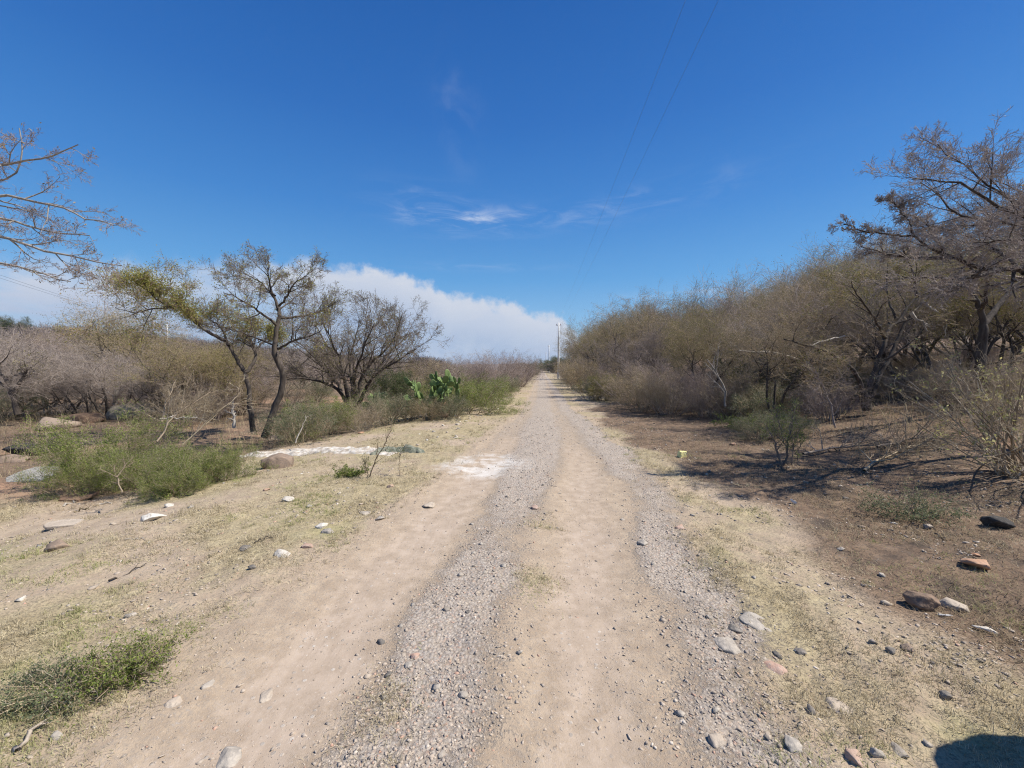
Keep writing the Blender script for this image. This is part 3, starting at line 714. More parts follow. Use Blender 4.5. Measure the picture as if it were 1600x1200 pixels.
# ------------------------------------------------------------------ tree library
def finish_tree(name, label, cat, limbs, twigs, leafs, mats, loc=(0, 0, 0), trunk_name='trunk', crown_name='crown', group=None, ksides=7):
    """limbs/twigs: lists of (P,R); leafs: list of (V,q)"""
    r = root(name, label, cat, loc, group); ks = []
    if limbs:
        mb = MB()
        for P, Rr, in limbs: mb.add(*tubes(P, Rr, ksides))
        ks.append(link(trunk_name, mb.mesh(trunk_name, [M[mats[0]]], True), r))
    mb = MB()
    for P, Rr in twigs: mb.add(*tubes(P, Rr, 3 if Rr.max() < .012 else 4), 0)
    for V, q in leafs: mb.add(V, q, 1)
    if mb.V: ks.append(link(crown_name, mb.mesh(crown_name, [M[mats[1]], M[mats[2]]]), r))
    kids[r.name] = ks
    return r
def crown_from(P, Rr, m=(6, 5, 5, 4), up=(.08, .05, .03, .02), ang=(42, 40, 42, 45), lr=((.4, .7), (.45, .75), (.4, .75), (.4, .8)), wig=.2, rmin=.0028, t0=.3, flat=1., tipbias=.35):
    L = []; a, b = P, Rr
    for k in range(len(m)):
        a, b = grow(a, b, m[k], t0 if k == 0 else .2, 1., (ang[k], 13), lr[k], 6 if k < 2 else 4, wig, up[k], .62 if k < 2 else .6, .16, flat, rmin, tipbias)
        L.append((a, b))
    return L
def stems(n, Hh, spread, lean0, npts=8, wig=.14, up=.10, r0=.07, base=.12):
    out = []
    for i in range(n):
        a = 2 * math.pi * (i + rng.uniform(-.3, .3)) / n; le = np.radians(rng.uniform(*lean0))
        d = np.array([math.cos(a) * math.sin(le), math.sin(a) * math.sin(le), math.cos(le)])
        p = np.array([math.cos(a) * base * rng.random(), math.sin(a) * base * rng.random(), -.12]); pl = [p]
        L = Hh * rng.uniform(.8, 1.1) / (npts - 1)
        for k in range(npts - 1):
            d = nrm(d + rng.normal(0, wig, 3) + np.array([0, 0, up]) * (1 if k > 1 else .2)); p = p + d * L; pl.append(p)
        out.append(pl)
    P = np.array(out); rr = r0 * np.linspace(1, .28, npts)[None] * rng.uniform(.7, 1.1, (n, 1))
    return P, rr
def lib_tree(nstem, Hh, lean, mats, leafper=0, leafsize=.035, leafspread=.03, m=(8, 7, 6, 4), r0=.08, wig=.2, frac=1., flat=.8, trunk=0.0):
    P, Rr = stems(nstem, Hh * .72, 1, lean, r0=r0)
    limbs = [(P, Rr)]
    if trunk:
        tp = resample([[0, 0, -.2], [.03, .02, trunk * .5], [0, 0, trunk]], 4)[None]
        limbs.append((tp, np.array([[r0 * 1.9, r0 * 1.5, r0 * 1.35, r0 * 1.25]])))
        P[:, :, 2] += trunk * .9
        P[:, 0, :2] *= .3
    C1 = crown_from(P, Rr, m, wig=wig, flat=flat, rmin=.0042, t0=.42, tipbias=.1)
    limbs.append(C1[0])
    lf = []
    if leafper: 
        T = C1[-1][0]; T = T[rng.random(len(T)) < frac]; lf = [leaves(T, leafper, leafsize, leafspread)]
    return limbs, C1[1:], lf, mats
LIB = {}
HIDE = []
def lib(key, kind, spec, trunk='trunk', crown='crown'):
    limbs, tw, lf, mats = spec
    mb = MB()
    for P, Rr in limbs: mb.add(*tubes(P, Rr, 6))
    tm = mb.mesh(trunk, [M[mats[0]]], True)
    mb = MB()
    for P, Rr in tw: mb.add(*tubes(P, Rr, 3), 0)
    for V, q in lf: mb.add(V, q, 1)
    cm_ = mb.mesh(crown, [M[mats[1]], M[mats[2]]])
    allv = np.concatenate(mb.V); top_ = np.percentile(allv[:, 2], 99.3)
    LIB[key] = dict(tm=tm, cm=cm_, top=top_, kind=kind, proto=None, trunk=trunk, crown=crown)
def place(key, loc, rz, scale, label, cat, group=None):
    L = LIB[key]
    if L['proto'] is None:
        r = root(L['kind'], label, cat, loc, group); r.rotation_euler = (0, 0, rz); r.scale = scale
        kids[r.name] = [link(L['trunk'], L['tm'], r), link(L['crown'], L['cm'], r)]; L['proto'] = r
        return r
    return copy_thing(L['proto'], loc, rz, scale, label, group)

lib('tA', 'bare_tree', lib_tree(4, 5.0, (18, 42), ('bark', 'twig_grey', 'leaf_tan'), 2, .035, .04, frac=.6))
lib('tB', 'bare_tree', lib_tree(3, 5.0, (22, 48), ('bark', 'twig_brown', 'leaf_olive'), 2, .038, .05, frac=.7, trunk=.7))
lib('tC', 'leafy_tree', lib_tree(3, 4.6, (25, 50), ('bark', 'twig_brown', 'leaf_yellow'), 7, .038, .07, frac=.85, trunk=.6, m=(8, 7, 5, 4)))
lib('tD', 'bare_tree', lib_tree(5, 4.6, (15, 45), ('bark_grey', 'twig_pink', 'leaf_tan'), 0, r0=.06))
lib('tE', 'leafy_tree', lib_tree(3, 4.8, (20, 50), ('bark', 'twig_brown', 'leaf_olive'), 6, .04, .07, frac=.8, trunk=.9, m=(8, 7, 5, 4)))
def lib_brush(n, Hh, lean, mats, per=0, ls=.03, sp=.03, m=(8, 6, 4), r0=.016, frac=1., wig=.13, up=.09):
    P, Rr = stems(n, Hh, 1, lean, npts=6, wig=wig, up=up, r0=r0, base=.35)
    C1 = crown_from(P, Rr, m, up=(.06, .05, .03), ang=(32, 38, 42), lr=((.35, .65), (.4, .7), (.4, .8)), rmin=.0022, t0=.15)
    lf = []
    if per:
        for T in (C1[-1][0], C1[-2][0]):
            T = T[rng.random(len(T)) < frac]; lf.append(leaves(T, per, ls, sp))
    return [(P, Rr)], C1, lf, mats
lib('bA', 'bare_shrub', lib_brush(26, 1.9, (5, 45), ('twig_pink', 'twig_pink', 'leaf_tan'), 1, .025, .02, frac=.25), 'stems', 'twigs')
lib('bB', 'bare_shrub', lib_brush(22, 1.9, (10, 55), ('twig_brown', 'twig_brown', 'leaf_olive'), 2, .03, .04, frac=.6), 'stems', 'twigs')
lib('bC', 'bare_shrub', lib_brush(24, 1.9, (10, 50), ('twig_grey', 'twig_straw', 'leaf_tan'), 2, .03, .04, frac=.35), 'stems', 'twigs')
lib('gA', 'green_bush', lib_brush(20, 1.5, (10, 66), ('twig_brown', 'twig_straw', 'leaf_green'), 9, .028, .04, frac=.85, wig=.22), 'stems', 'foliage')
lib('gB', 'green_bush', lib_brush(20, 1.5, (10, 55), ('twig_dark', 'twig_dark', 'leaf_dark'), 10, .032, .045), 'stems', 'foliage')
lib('gC', 'green_bush', lib_brush(16, 1.4, (10, 60), ('twig_brown', 'twig_straw', 'leaf_grey'), 5, .03, .05, frac=.8), 'stems', 'foliage')
lib('gY', 'green_bush', lib_brush(18, 1.5, (10, 55), ('twig_brown', 'twig_brown', 'leaf_yellow'), 7, .034, .05), 'stems', 'foliage')

def put(key, px, ytop, d, label, cat, group=None, wide=1.0, x=None, hmin=.5, hmax=8.0):
    v = ray(px, ytop); xx_ = v[0] / v[1] * d if x is None else x
    ztop = EYE + v[2] / v[1] * d; g = float(Hc(xx_, d)); h = min(max(ztop - g, hmin), hmax)
    s = h / LIB[key]['top']
    return place(key, (xx_, d, g - .03), rng.uniform(0, 6.28), (s * wide, s * wide, s), label, cat, group)
ORD = ['first', 'second', 'third', 'fourth', 'fifth', 'sixth', 'seventh', 'eighth', 'ninth', 'tenth', 'eleventh', 'twelfth', 'thirteenth', 'fourteenth', 'fifteenth', 'sixteenth', 'seventeenth', 'eighteenth', 'nineteenth', 'twentieth']
ORDX = ORD + ['twenty-' + o for o in ORD[:9]] + ['thirtieth'] + ['thirty-' + o for o in ORD[:9]] + ['fortieth'] + ['forty-' + o for o in ORD[:9]]
LOOK = {'tA': 'bare grey tree with dark stems', 'tB': 'brown twiggy tree with dull olive flecks', 'tC': 'yellow-green leafed spreading tree', 'tD': 'bare pinkish-grey tree with pale stems', 'tE': 'olive-leafed tree with dark trunk',
        'bA': 'bare pinkish brush shrub', 'bB': 'brown olive-flecked shrub', 'bC': 'straw-coloured dry shrub', 'gA': 'fresh green bush', 'gB': 'dense dark green bush', 'gC': 'grey-green straggly bush', 'gY': 'yellow-green bush'}
# --- right wood: rows running away from the camera's right towards the track
skyR = lambda px: np.interp(px, [860, 880, 893, 905, 960, 1020, 1100, 1150, 1180, 1230, 1290, 1330, 1450, 1600, 1900], [556, 540, 505, 486, 470, 463, 463, 458, 436, 412, 382, 368, 352, 330, 300])
rowsR = [(10.5, [1215, 1480, 1640, 1800], 'front'), (13.5, [1110, 1180, 1260, 1340, 1430, 1520, 1620, 1760], 'second'), (17.5, [1040, 1110, 1180, 1250, 1330, 1420, 1510, 1600, 1720], 'third'),
         (23, [985, 1035, 1090, 1150, 1215, 1285, 1360, 1440, 1530], 'fourth'), (30, [950, 990, 1035, 1085, 1140, 1200, 1260, 1330], 'fifth'),
         (40, [938, 960, 985, 1020, 1060, 1105, 1150, 1200], 'sixth'), (56, [926, 944, 950, 980, 1010, 1045, 1085], 'seventh'), (78, [920, 935, 925, 945, 970, 1000], 'eighth'), (110, [903, 908, 902, 916, 935], 'ninth')]
put('tC', 1405, 388, 12.2, 'spreading tree with yellow-green crown below the big overhanging limb', 'tree', hmin=3)
put('tD', 1222, 425, 15.5, 'bare lavender-grey tree standing out against the sky at the wood edge', 'tree', hmin=3)
put('tC', 1560, 400, 10.5, 'yellow-green tree just behind the dark branching tree at right', 'tree', hmin=3)
kk = 0; keysR = ['tB', 'tA', 'tC', 'tD', 'tE', 'tA', 'tB', 'tD', 'tC', 'tA', 'tE']
for d, pxs, rn in rowsR:
    for i, px in enumerate(pxs):
        key = keysR[kk % len(keysR)]; kk += 1
        drop = {10.5: 42, 13.5: 24, 17.5: 4, 23: 2}.get(d, 2)
        put(key, px, skyR(px) + drop + rng.uniform(-10, 24), d + rng.uniform(-1, 1) * d * .04,
            f'{LOOK[key]}, {ORD[i]} from track, {rn} row of right wood', 'tree', 'trees of the wood right of the track', 1.0 + rng.uniform(-.05, .15), hmin=2.6, hmax=7.5)
# shrub fringe on the right
fr = [(892, 0, 563, 50, 'bA'), (893, 0, 562, 43, 'bC'), (899, 0, 566, 31, 'bB'), (864, 0, 567, 120, 'bB'), (905, 590, 555, 45, 'bB'), (905, 0, 560, 36, 'bA'), (915, 0, 552, 27, 'bB'), (928, 0, 590, 20.5, 'gC'), (945, 0, 583, 20, 'gY'), (960, 0, 560, 22, 'bA'), (985, 0, 560, 17.5, 'bC'), (1005, 0, 572, 15, 'bB'),
      (1030, 0, 556, 15.5, 'bA'), (1045, 0, 575, 14, 'bC'), (1080, 0, 560, 14.5, 'bA'), (1105, 0, 572, 13, 'bA'), (1140, 0, 575, 12.5, 'bC'), (1165, 0, 585, 12.5, 'bB'), (1190, 0, 605, 11.5, 'gC'), (1170, 0, 560, 15, 'gB'), (1230, 0, 590, 12, 'bB'), (1295, 0, 585, 10.2, 'bA'),
      (1300, 0, 570, 13, 'bB'), (1400, 0, 590, 11.5, 'bC'), (1440, 0, 575, 11, 'bA'), (1380, 0, 560, 14, 'bB'), (1490, 0, 585, 9.5, 'bB'), (1250, 0, 560, 15.5, 'gB'), (1335, 0, 585, 12.5, 'gC'), (1450, 0, 560, 13.5, 'bC'), (1540, 0, 560, 9.0, 'bA'), (1610, 0, 560, 8, 'bB'),
      (1275, 0, 555, 17, 'bB'), (1405, 0, 545, 16, 'bC'), (1530, 0, 530, 14.5, 'bA')]
for i, (px, _, yt, d, key) in enumerate(sorted(fr)):
    put(key, px, yt, d, f'{LOOK[key]} fringing the right wood, {ORDX[i]} outward from the track', 'shrub', 'shrubs along the right-hand wood', 1.15, hmin=1.0)
# --- left trees
rowsL = [(15.5, [(-60, 505, 'tA'), (325, 520, 'tC'), (170, 540, 'tA'), (95, 548, 'tA'), (262, 545, 'tE'), (225, 560, 'tA'), (130, 552, 'tA'), (300, 552, 'tA'), (60, 545, 'tD'), (20, 520, 'tA'), (290, 540, 'tB'), (345, 560, 'bB')], 'front'),
         (20, [(-20, 500, 'tD'), (75, 525, 'tA'), (150, 545, 'tD'), (215, 468, 'tE'), (290, 530, 'tE'), (350, 535, 'tE')], 'second'),
         (27, [(10, 515, 'tA'), (70, 520, 'tD'), (130, 530, 'tA'), (195, 530, 'tE'), (250, 525, 'tB'), (310, 530, 'tD'), (380, 540, 'tB'), (440, 545, 'tD'), (500, 550, 'tA')], 'third'),
         (36, [(30, 512, 'tD'), (90, 520, 'tB'), (150, 527, 'tA'), (210, 520, 'tE'), (270, 525, 'tD'), (340, 538, 'tB'), (410, 545, 'tE'), (470, 550, 'tA'), (530, 550, 'tB'), (590, 556, 'tD'), (645, 557, 'tB')], 'fourth'),
         (52, [(50, 512, 'tB'), (110, 518, 'tD'), (170, 525, 'tB'), (240, 530, 'tA'), (310, 538, 'tE'), (380, 545, 'tD'), (450, 550, 'tB'), (520, 553, 'tA'), (580, 556, 'tB'), (630, 556, 'tD'), (680, 556, 'tB'), (725, 555, 'tA')], 'fifth')]
for d, row, rn in rowsL:
    for i, (px, yt, key) in enumerate(row):
        put(key, px, yt + rng.uniform(-3, 3), d + rng.uniform(-.8, .8), f'{LOOK[key]}, {ORD[i]} from left, {rn} row left of track', 'tree', 'trees standing back left of the track', 1.25, hmin=2.3)
# brush filling between
brL = [(60, 590, 22, 'bA'), (130, 585, 22, 'bC'), (185, 590, 19, 'bA'), (250, 575, 19, 'bA'), (300, 575, 17, 'bC'), (330, 585, 14.5, 'bA'), (365, 590, 16, 'bB'), (285, 600, 13, 'bC'), (450, 590, 20, 'bC'), (490, 590, 22, 'gC'), (590, 585, 24, 'bC'), (240, 600, 16, 'bA'), (400, 585, 20, 'bA'), (5, 600, 14, 'gC')]
for i, (px, yt, d, key) in enumerate(sorted(brL)):
    put(key, px, yt, d, f'{LOOK[key]} under the left trees, {ORDX[i]} from the left of the undergrowth', 'shrub', 'undergrowth below the left trees', 1.2, hmin=.9)
# left roadside bushes
lb = [(470, 625, 10.0, 'gC', 'grey-green straggly bush right of the leaning dark trunk'), (505, 618, 11.5, 'gA', 'light green bush at the foot of the many-stemmed tree, left side'),
      (565, 622, 11.5, 'bC', 'dry straw bush at the foot of the many-stemmed tree, right side'), (600, 608, 12.5, 'gC', 'grey-green bush between many-stemmed tree and cactus'),
      (636, 622, 13.0, 'gC', 'grey-green feathery bush just left of the orange rock'), (668, 618, 12.8, 'bB', 'brown bush behind the dark purple-brown rock'),
      (704, 616, 12.9, 'gC', 'grey-green bush growing in front of the right half of the prickly pear'),
      (730, 584, 14.8, 'gA', 'bright green bush right of the orange rock'), (748, 590, 17.5, 'gA', 'green bush behind and right of the bright green bush'),
      (700, 596, 16.6, 'gA', 'green bush directly under the prickly pear'), (768, 598, 18.5, 'gA', 'low green bush ending the green roadside clump'),
      (735, 556, 24, 'bA', 'tall pinkish brush behind the green roadside clump, left one'), (765, 550, 25, 'bA', 'tall pinkish brush behind the green roadside clump, middle one'),
      (795, 549, 28, 'bA', 'tall pinkish brush where the left bushes meet the track'), (812, 556, 36, 'bA', 'pinkish brush narrowing towards the far end of track, nearer one'),
      (820, 562, 50, 'bB', 'brown brush narrowing towards the far end of track, farther one'), (787, 585, 23, 'gC', 'grey-green low bush beside the track under the tall brush'),
      (806, 586, 29, 'bB', 'low brown bush beside the track under tall pinkish brush'), (826, 568, 75, 'gB', 'dark bush at the far left end of the track'),
      (700, 560, 27, 'bC', 'pale dry brush behind the prickly pear'), (660, 565, 25, 'bB', 'brown brush left of and behind the prickly pear'), (620, 575, 20, 'gB', 'dark green bush between many-stemmed tree and prickly pear')]
for px, yt, d, key, lab in lb:
    put(key, px, yt, d, lab, 'bush', 'bushes along the left side of the track', 1.2, hmin=.7)
put('gB', 860, 562, 150, 'dark bush closing the view at the far right end of the track', 'bush', 'bushes at the far end', 2.0, hmin=3)
put('gB', 872, 556, 120, 'taller dark bush behind the second utility pole', 'bush', 'bushes at the far end', 1.6, hmin=3)
# big nearer bushes on the left: one wide patch made of several bushes
nb = [(128, 704, 5.9, 'gA', 'low green leafy bush at the left end of the near green patch'), (160, 645, 6.5, 'gA', 'tallest green leafy bush of the near green patch'), (235, 690, 6.0, 'gA', 'green leafy bush in the middle of the near green patch'),
      (300, 688, 6.0, 'gA', 'green leafy bush right of the middle of the near green patch'), (350, 690, 6.3, 'gA', 'green bush at the right end of the near patch, by the blocky rock'), (275, 716, 5.5, 'gA', 'lower green bush at the front of the near green patch'),
      (205, 706, 6.6, 'gC', 'grey-green straggly bush inside the near green patch')]
for px, yt, d, key, lab in nb:
    put(key, px, yt, d, lab, 'bush', 'near green bushes left', .9, hmin=.35)
# saplings / weeds
put('gC', 1192, 640, 8.5, 'low yellow-green bush left of the little thorn tree', 'bush', None, 1.3, hmin=.5)
put('gC', 1235, 640, 9.0, 'low grey-green bush right behind the little thorn tree', 'bush', None, 1.2, hmin=.5)

# ------------------------------------------------------------------ feature trees with traced main limbs
def traced(name, label, limbs_px, d, mats, m, leafper=0, leafsize=.035, spread=.05, frac=1., seed=1, rmin=.003, wig=.2, r_base=.1, cat='tree', flat=.9, up=(.08, .05, .03, .02), lr=None, origin=None, leaf_tan=None, tipbias=.35, t0=.3, main=None):
    """limbs_px: list of (radius0, radius1, [(px,py,dd)...]) main limbs standing where the photo shows them"""
    ro = origin if origin is not None else pt(limbs_px[0][2][0][0], limbs_px[0][2][0][1], d)
    ro = np.array([ro[0], ro[1], float(Hc(ro[0], ro[1])) - .05])
    P, Rr = [], []
    for r0, r1, pl in limbs_px:
        q = np.array([pt(a, b, d + c) if not isinstance(a, str) else b for a, b, c in pl]) - ro
        for _ in range(2): q = np.concatenate([q[:1]] + [np.stack([a_ * .75 + b_ * .25, a_ * .25 + b_ * .75]) for a_, b_ in zip(q[:-1], q[1:])] + [q[-1:]])
        q = resample(q, 18); ln_ = np.linalg.norm(q[-1] - q[0]); wv = np.cumsum(rng.normal(0, .006 * ln_, (18, 3)), 0) + rng.normal(0, .006, (18, 3)); wv -= np.linspace(0, 1, 18)[:, None] * wv[-1]; wv[0] = 0
        q = q + wv
        P.append(q); Rr.append(np.linspace(r0, r1, 18))
    P = np.array(P); Rr = np.array(Rr)
    kw = dict(up=up, wig=wig, rmin=rmin, flat=flat, tipbias=tipbias, t0=t0)
    if lr: kw['lr'] = lr
    src = (P, Rr) if main is None else (P[main], Rr[main])
    C1 = crown_from(src[0], src[1], m, **kw)
    lf = []
    if leafper:
        T = C1[-1][0]; T = T[rng.random(len(T)) < frac]; lf = [leaves(T, leafper, leafsize, spread)]
    limbs = [(P, Rr), C1[0]]
    return finish_tree(name, label, cat, limbs, C1[1:], lf, mats, tuple(ro))
LR = ((.32, .6), (.4, .7), (.4, .75), (.4, .8))
traced('mesquite_tree', 'tall crooked tree with leaning dark trunk and sparse crown against the sky',
       [(.082, .045, [(413, 683, 0), (421, 660, 0), (434, 628, 0), (444, 600, .05), (442, 575, 0), (432, 552, -.1), (431, 515, 0), (437, 495, .1)]),
        (.042, .008, [(437, 495, .1), (435, 475, .2), (425, 452, .2), (421, 430, .1), (420, 408, .1)]),
        (.032, .008, [(432, 508, 0), (412, 492, -.3), (392, 477, -.6), (374, 465, -.8), (350, 458, -1.)]),
        (.032, .008, [(437, 497, .1), (465, 497, .3), (498, 486, .6), (522, 474, .9)]),
        (.028, .007, [(436, 478, .1), (450, 460, -.3), (464, 442, -.5), (486, 428, -.7)]),
        (.024, .007, [(430, 462, .1), (408, 446, .5), (388, 432, .8), (368, 425, 1.)]),
        (.030, .008, [(434, 545, 0), (465, 532, -.5), (500, 518, -.9)]),
        (.028, .007, [(433, 540, 0), (405, 525, .5), (375, 515, .9), (350, 512, 1.2)]),
        (.026, .007, [(433, 484, .1), (450, 474, 1.), (472, 452, 1.5)])],
       9.8, ('bark', 'twig_dark', 'leaf_yellow'), (8, 7, 6, 4), 2, .034, .05, .28, lr=LR, rmin=.003, main=[1, 2, 3, 4, 5, 6, 7, 8], wig=.15)
traced('mesquite_tree', 'yellow-green leafed tree with a forked trunk and long limb reaching left',
       [(.068, .045, [(395, 674, 0), (391, 640, 0), (389, 605, 0), (383, 580, 0)]),
        (.05, .03, [(383, 580, 0), (370, 562, 0), (362, 548, 0), (352, 532, -.1)]),
        (.045, .02, [(352, 532, -.1), (325, 517, -.3), (302, 503, -.5), (298, 486, -.6), (272, 476, -.8)]),
        (.022, .008, [(272, 482, -.8), (246, 470, -1.), (234, 456, -1.1), (212, 440, -1.2)]),
        (.022, .008, [(275, 478, -.8), (245, 485, -.5), (215, 490, 0), (180, 480, .3)]),
        (.045, .015, [(384, 582, 0), (396, 566, .2), (398, 548, .3), (390, 530, .5), (385, 505, .8)]),
        (.035, .010, [(357, 540, -.1), (350, 518, .4), (335, 505, .7), (318, 495, .9)]),
        (.030, .010, [(398, 552, .3), (410, 535, .8), (425, 520, 1.2)]),
        (.028, .010, [(300, 498, -.5), (292, 488, .3), (276, 470, .8), (262, 458, 1.0)])],
       10.6, ('bark', 'twig_brown', 'leaf_yellow'), (9, 7, 6, 4), 4, .034, .08, .7, wig=.15, lr=LR, main=[2, 3, 4, 5, 6, 7, 8], rmin=.004)
traced('spreading_tree', 'wide bare many-stemmed tree with dome crown in front of the white cloud',
       [(.08, .012, [(545, 640, 0), (530, 612, -.3), (505, 596, -.8), (465, 592, -1.4), (430, 588, -2)]),
        (.085, .012, [(544, 640, 0), (528, 604, .3), (507, 575, .6), (480, 548, .9), (455, 525, 1.2)]),
        (.085, .012, [(546, 640, 0), (540, 602, -.4), (533, 560, -.8), (520, 525, -1.2), (503, 500, -1.5)]),
        (.08, .012, [(550, 640, 0), (552, 600, .4), (546, 562, .6), (553, 530, .8), (562, 500, .9)]),
        (.085, .012, [(555, 640, 0), (560, 592, .2), (583, 560, 0), (611, 538, -.2), (621, 512, -.4), (628, 494, -.5)]),
        (.085, .012, [(555, 640, 0), (580, 597, -.7), (602, 575, -1.2), (630, 562, -1.6), (650, 545, -2.)]),
        (.09, .012, [(548, 640, 0), (537, 590, 1.2), (512, 545, 2.0), (490, 505, 2.6), (470, 495, 2.8)]),
        (.09, .012, [(550, 640, 0), (556, 590, -1.2), (570, 545, -2.), (585, 505, -2.4)]),
        (.07, .012, [(552, 640, 0), (575, 600, 1.2), (600, 560, 2.2), (628, 530, 2.8), (640, 515, 3.)])],
       16.5, ('bark', 'twig_dark', 'leaf_olive'), (10, 8, 6, 4), 2, .04, .06, .5, lr=((.28, .52), (.4, .7), (.4, .7), (.4, .7)), rmin=.0046, wig=.12, up=(.04, .03, .02, .02))
traced('overhanging_tree', 'bare pinkish-twigged tree reaching in at the left edge of the sky',
       [(.12, .05, [(-230, 640, 0), (-210, 560, 0), (-190, 480, 0), (-150, 400, 0)]),
        (.03, .006, [(-150, 400, 0), (-60, 360, 0), (0, 373, 0), (32, 381, 0), (80, 395, 0), (130, 406, 0), (190, 415, 0)]),
        (.03, .006, [(-160, 420, 0), (-60, 320, .1), (0, 310, .1), (75, 322, .1), (142, 347, 0), (178, 352, 0)]),
        (.03, .006, [(-165, 420, 0), (-60, 270, -.2), (0, 253, -.2), (57, 247, -.2), (95, 240, -.2), (122, 226, -.2)]),
        (.028, .006, [(-150, 400, 0), (-50, 340, .3), (0, 338, .3), (75, 362, .3), (140, 368, .3)]),
        (.025, .006, [(-155, 410, 0), (-60, 300, .4), (0, 284, .4), (35, 263, .4), (30, 200, .4)]),
        (.028, .006, [(-150, 405, 0), (-50, 400, -.3), (0, 402, -.3), (60, 420, -.3), (110, 440, -.3)]),
        (.028, .006, [(-165, 430, 0), (-110, 320, 0), (-50, 260, 0), (10, 225, 0)])],
       5.6, ('bark_grey', 'twig_pink', 'leaf_tan'), (9, 7, 5, 3), 1, .035, .02, .06, lr=((.12, .24), (.35, .65), (.4, .7), (.4, .7)), rmin=.0022, main=[1, 2, 3, 4, 5, 6, 7], up=(.04, .03, .03, .02))
traced('forked_tree', 'dark V-forked tree rising from the brown bank right of the track',
       [(.10, .07, [(1355, 640, 0), (1352, 622, 0), (1350, 608, 0)]),
        (.055, .015, [(1350, 612, 0), (1342, 595, 0), (1330, 572, -.1), (1305, 556, -.3), (1275, 542, -.5), (1250, 535, -.7), (1225, 530, -.8)]),
        (.065, .02, [(1356, 630, 0), (1370, 586, 0), (1375, 560, 0), (1382, 530, 0), (1391, 512, .1), (1415, 486, .2), (1434, 460, .3)]),
        (.06, .02, [(1358, 625, 0), (1385, 562, .1), (1398, 533, .2), (1410, 507, .3), (1421, 490, .3), (1442, 473, .4)]),
        (.035, .010, [(1384, 528, 0), (1365, 500, -.3), (1345, 470, -.5), (1330, 440, -.7)]),
        (.035, .010, [(1432, 462, .3), (1430, 430, .3), (1420, 400, .2)]),
        (.035, .010, [(1440, 474, .4), (1460, 450, .6), (1490, 430, .8)]),
        (.030, .010, [(1400, 500, .3), (1390, 460, .6), (1385, 420, .8)])],
       10.0, ('bark', 'twig_brown', 'leaf_olive'), (6, 5, 5, 4), 3, .035, .05, .7, lr=LR, main=[1, 4, 5, 6, 7, 2])
traced('dark_tree', 'dark branching tree standing behind the yellow-tipped shrub at right',
       [(.10, .07, [(1540, 620, 0), (1536, 570, 0), (1535, 535, 0), (1536, 508, 0)]),
        (.06, .02, [(1536, 508, 0), (1530, 482, 0), (1517, 457, 0), (1505, 440, 0), (1490, 420, .2)]),
        (.06, .02, [(1536, 508, 0), (1550, 476, .2), (1570, 453, .3), (1600, 434, .4), (1640, 410, .4)]),
        (.04, .015, [(1531, 484, 0), (1545, 465, -.4), (1552, 435, -.6), (1560, 400, -.8)]),
        (.04, .012, [(1525, 470, 0), (1495, 462, -.3), (1465, 460, -.6)])],
       8.6, ('bark', 'twig_brown', 'leaf_olive'), (6, 5, 5, 4), 3, .035, .05, .5, lr=LR, main=[1, 2, 3, 4])
traced('overhanging_tree', 'big bare tree whose dark limbs sweep in from the upper right edge',
       [(.16, .10, [(1850, 700, 0), (1830, 600, 0), (1800, 500, 0), (1760, 450, 0)]),
        (.07, .012, [(1765, 455, 0), (1680, 432, 0), (1600, 428, 0), (1560, 424, 0), (1490, 402, 0), (1450, 385, 0), (1428, 368, 0)]),
        (.016, .008, [(1428, 368, 0), (1375, 364, 0), (1340, 362, 0), (1318, 350, 0)]),
        (.016, .007, [(1430, 370, 0), (1420, 345, .1), (1400, 325, .2), (1385, 310, .2)]),
        (.042, .007, [(1770, 460, 0), (1680, 345, -.2), (1600, 328, -.2), (1550, 305, -.2), (1520, 287, -.2), (1475, 276, -.2), (1425, 280, -.2)]),
        (.035, .006, [(1765, 450, 0), (1680, 360, .4), (1600, 350, .4), (1550, 346, .4), (1500, 342, .4), (1472, 310, .4), (1438, 285, .4)]),
        (.032, .005, [(1790, 480, 0), (1690, 350, 0), (1600, 325, 0), (1530, 290, 0), (1490, 255, 0), (1465, 225, 0)]),
        (.035, .006, [(1790, 480, 0), (1740, 390, .5), (1660, 335, .5), (1600, 300, .5), (1555, 282, .5)]),
        (.035, .006, [(1790, 480, 0), (1700, 380, 1.), (1620, 340, 1.), (1530, 325, 1.)]),
        (.035, .006, [(1560, 424, 0), (1510, 436, -.5), (1460, 440, -.8), (1410, 432, -1.)]),
        (.03, .006, [(1490, 402, 0), (1440, 405, .4), (1390, 398, .6), (1345, 385, .7)]),
        (.03, .006, [(1600, 428, 0), (1560, 390, .6), (1510, 365, .9), (1450, 352, 1.)]),
        (.03, .006, [(1680, 432, 0), (1620, 390, -.4), (1570, 370, -.6), (1510, 380, -.7)]),
        (.03, .006, [(1490, 402, 0), (1470, 375, .8), (1440, 340, 1.2), (1400, 330, 1.4)])],
       6.0, ('bark', 'twig_grey', 'leaf_tan'), (12, 9, 6, 4), 1, .03, .03, .05, wig=.11, lr=((.15, .28), (.4, .75), (.4, .75), (.4, .75)), rmin=.0026, main=list(range(1, 14)), up=(.0, .03, .03, .02))
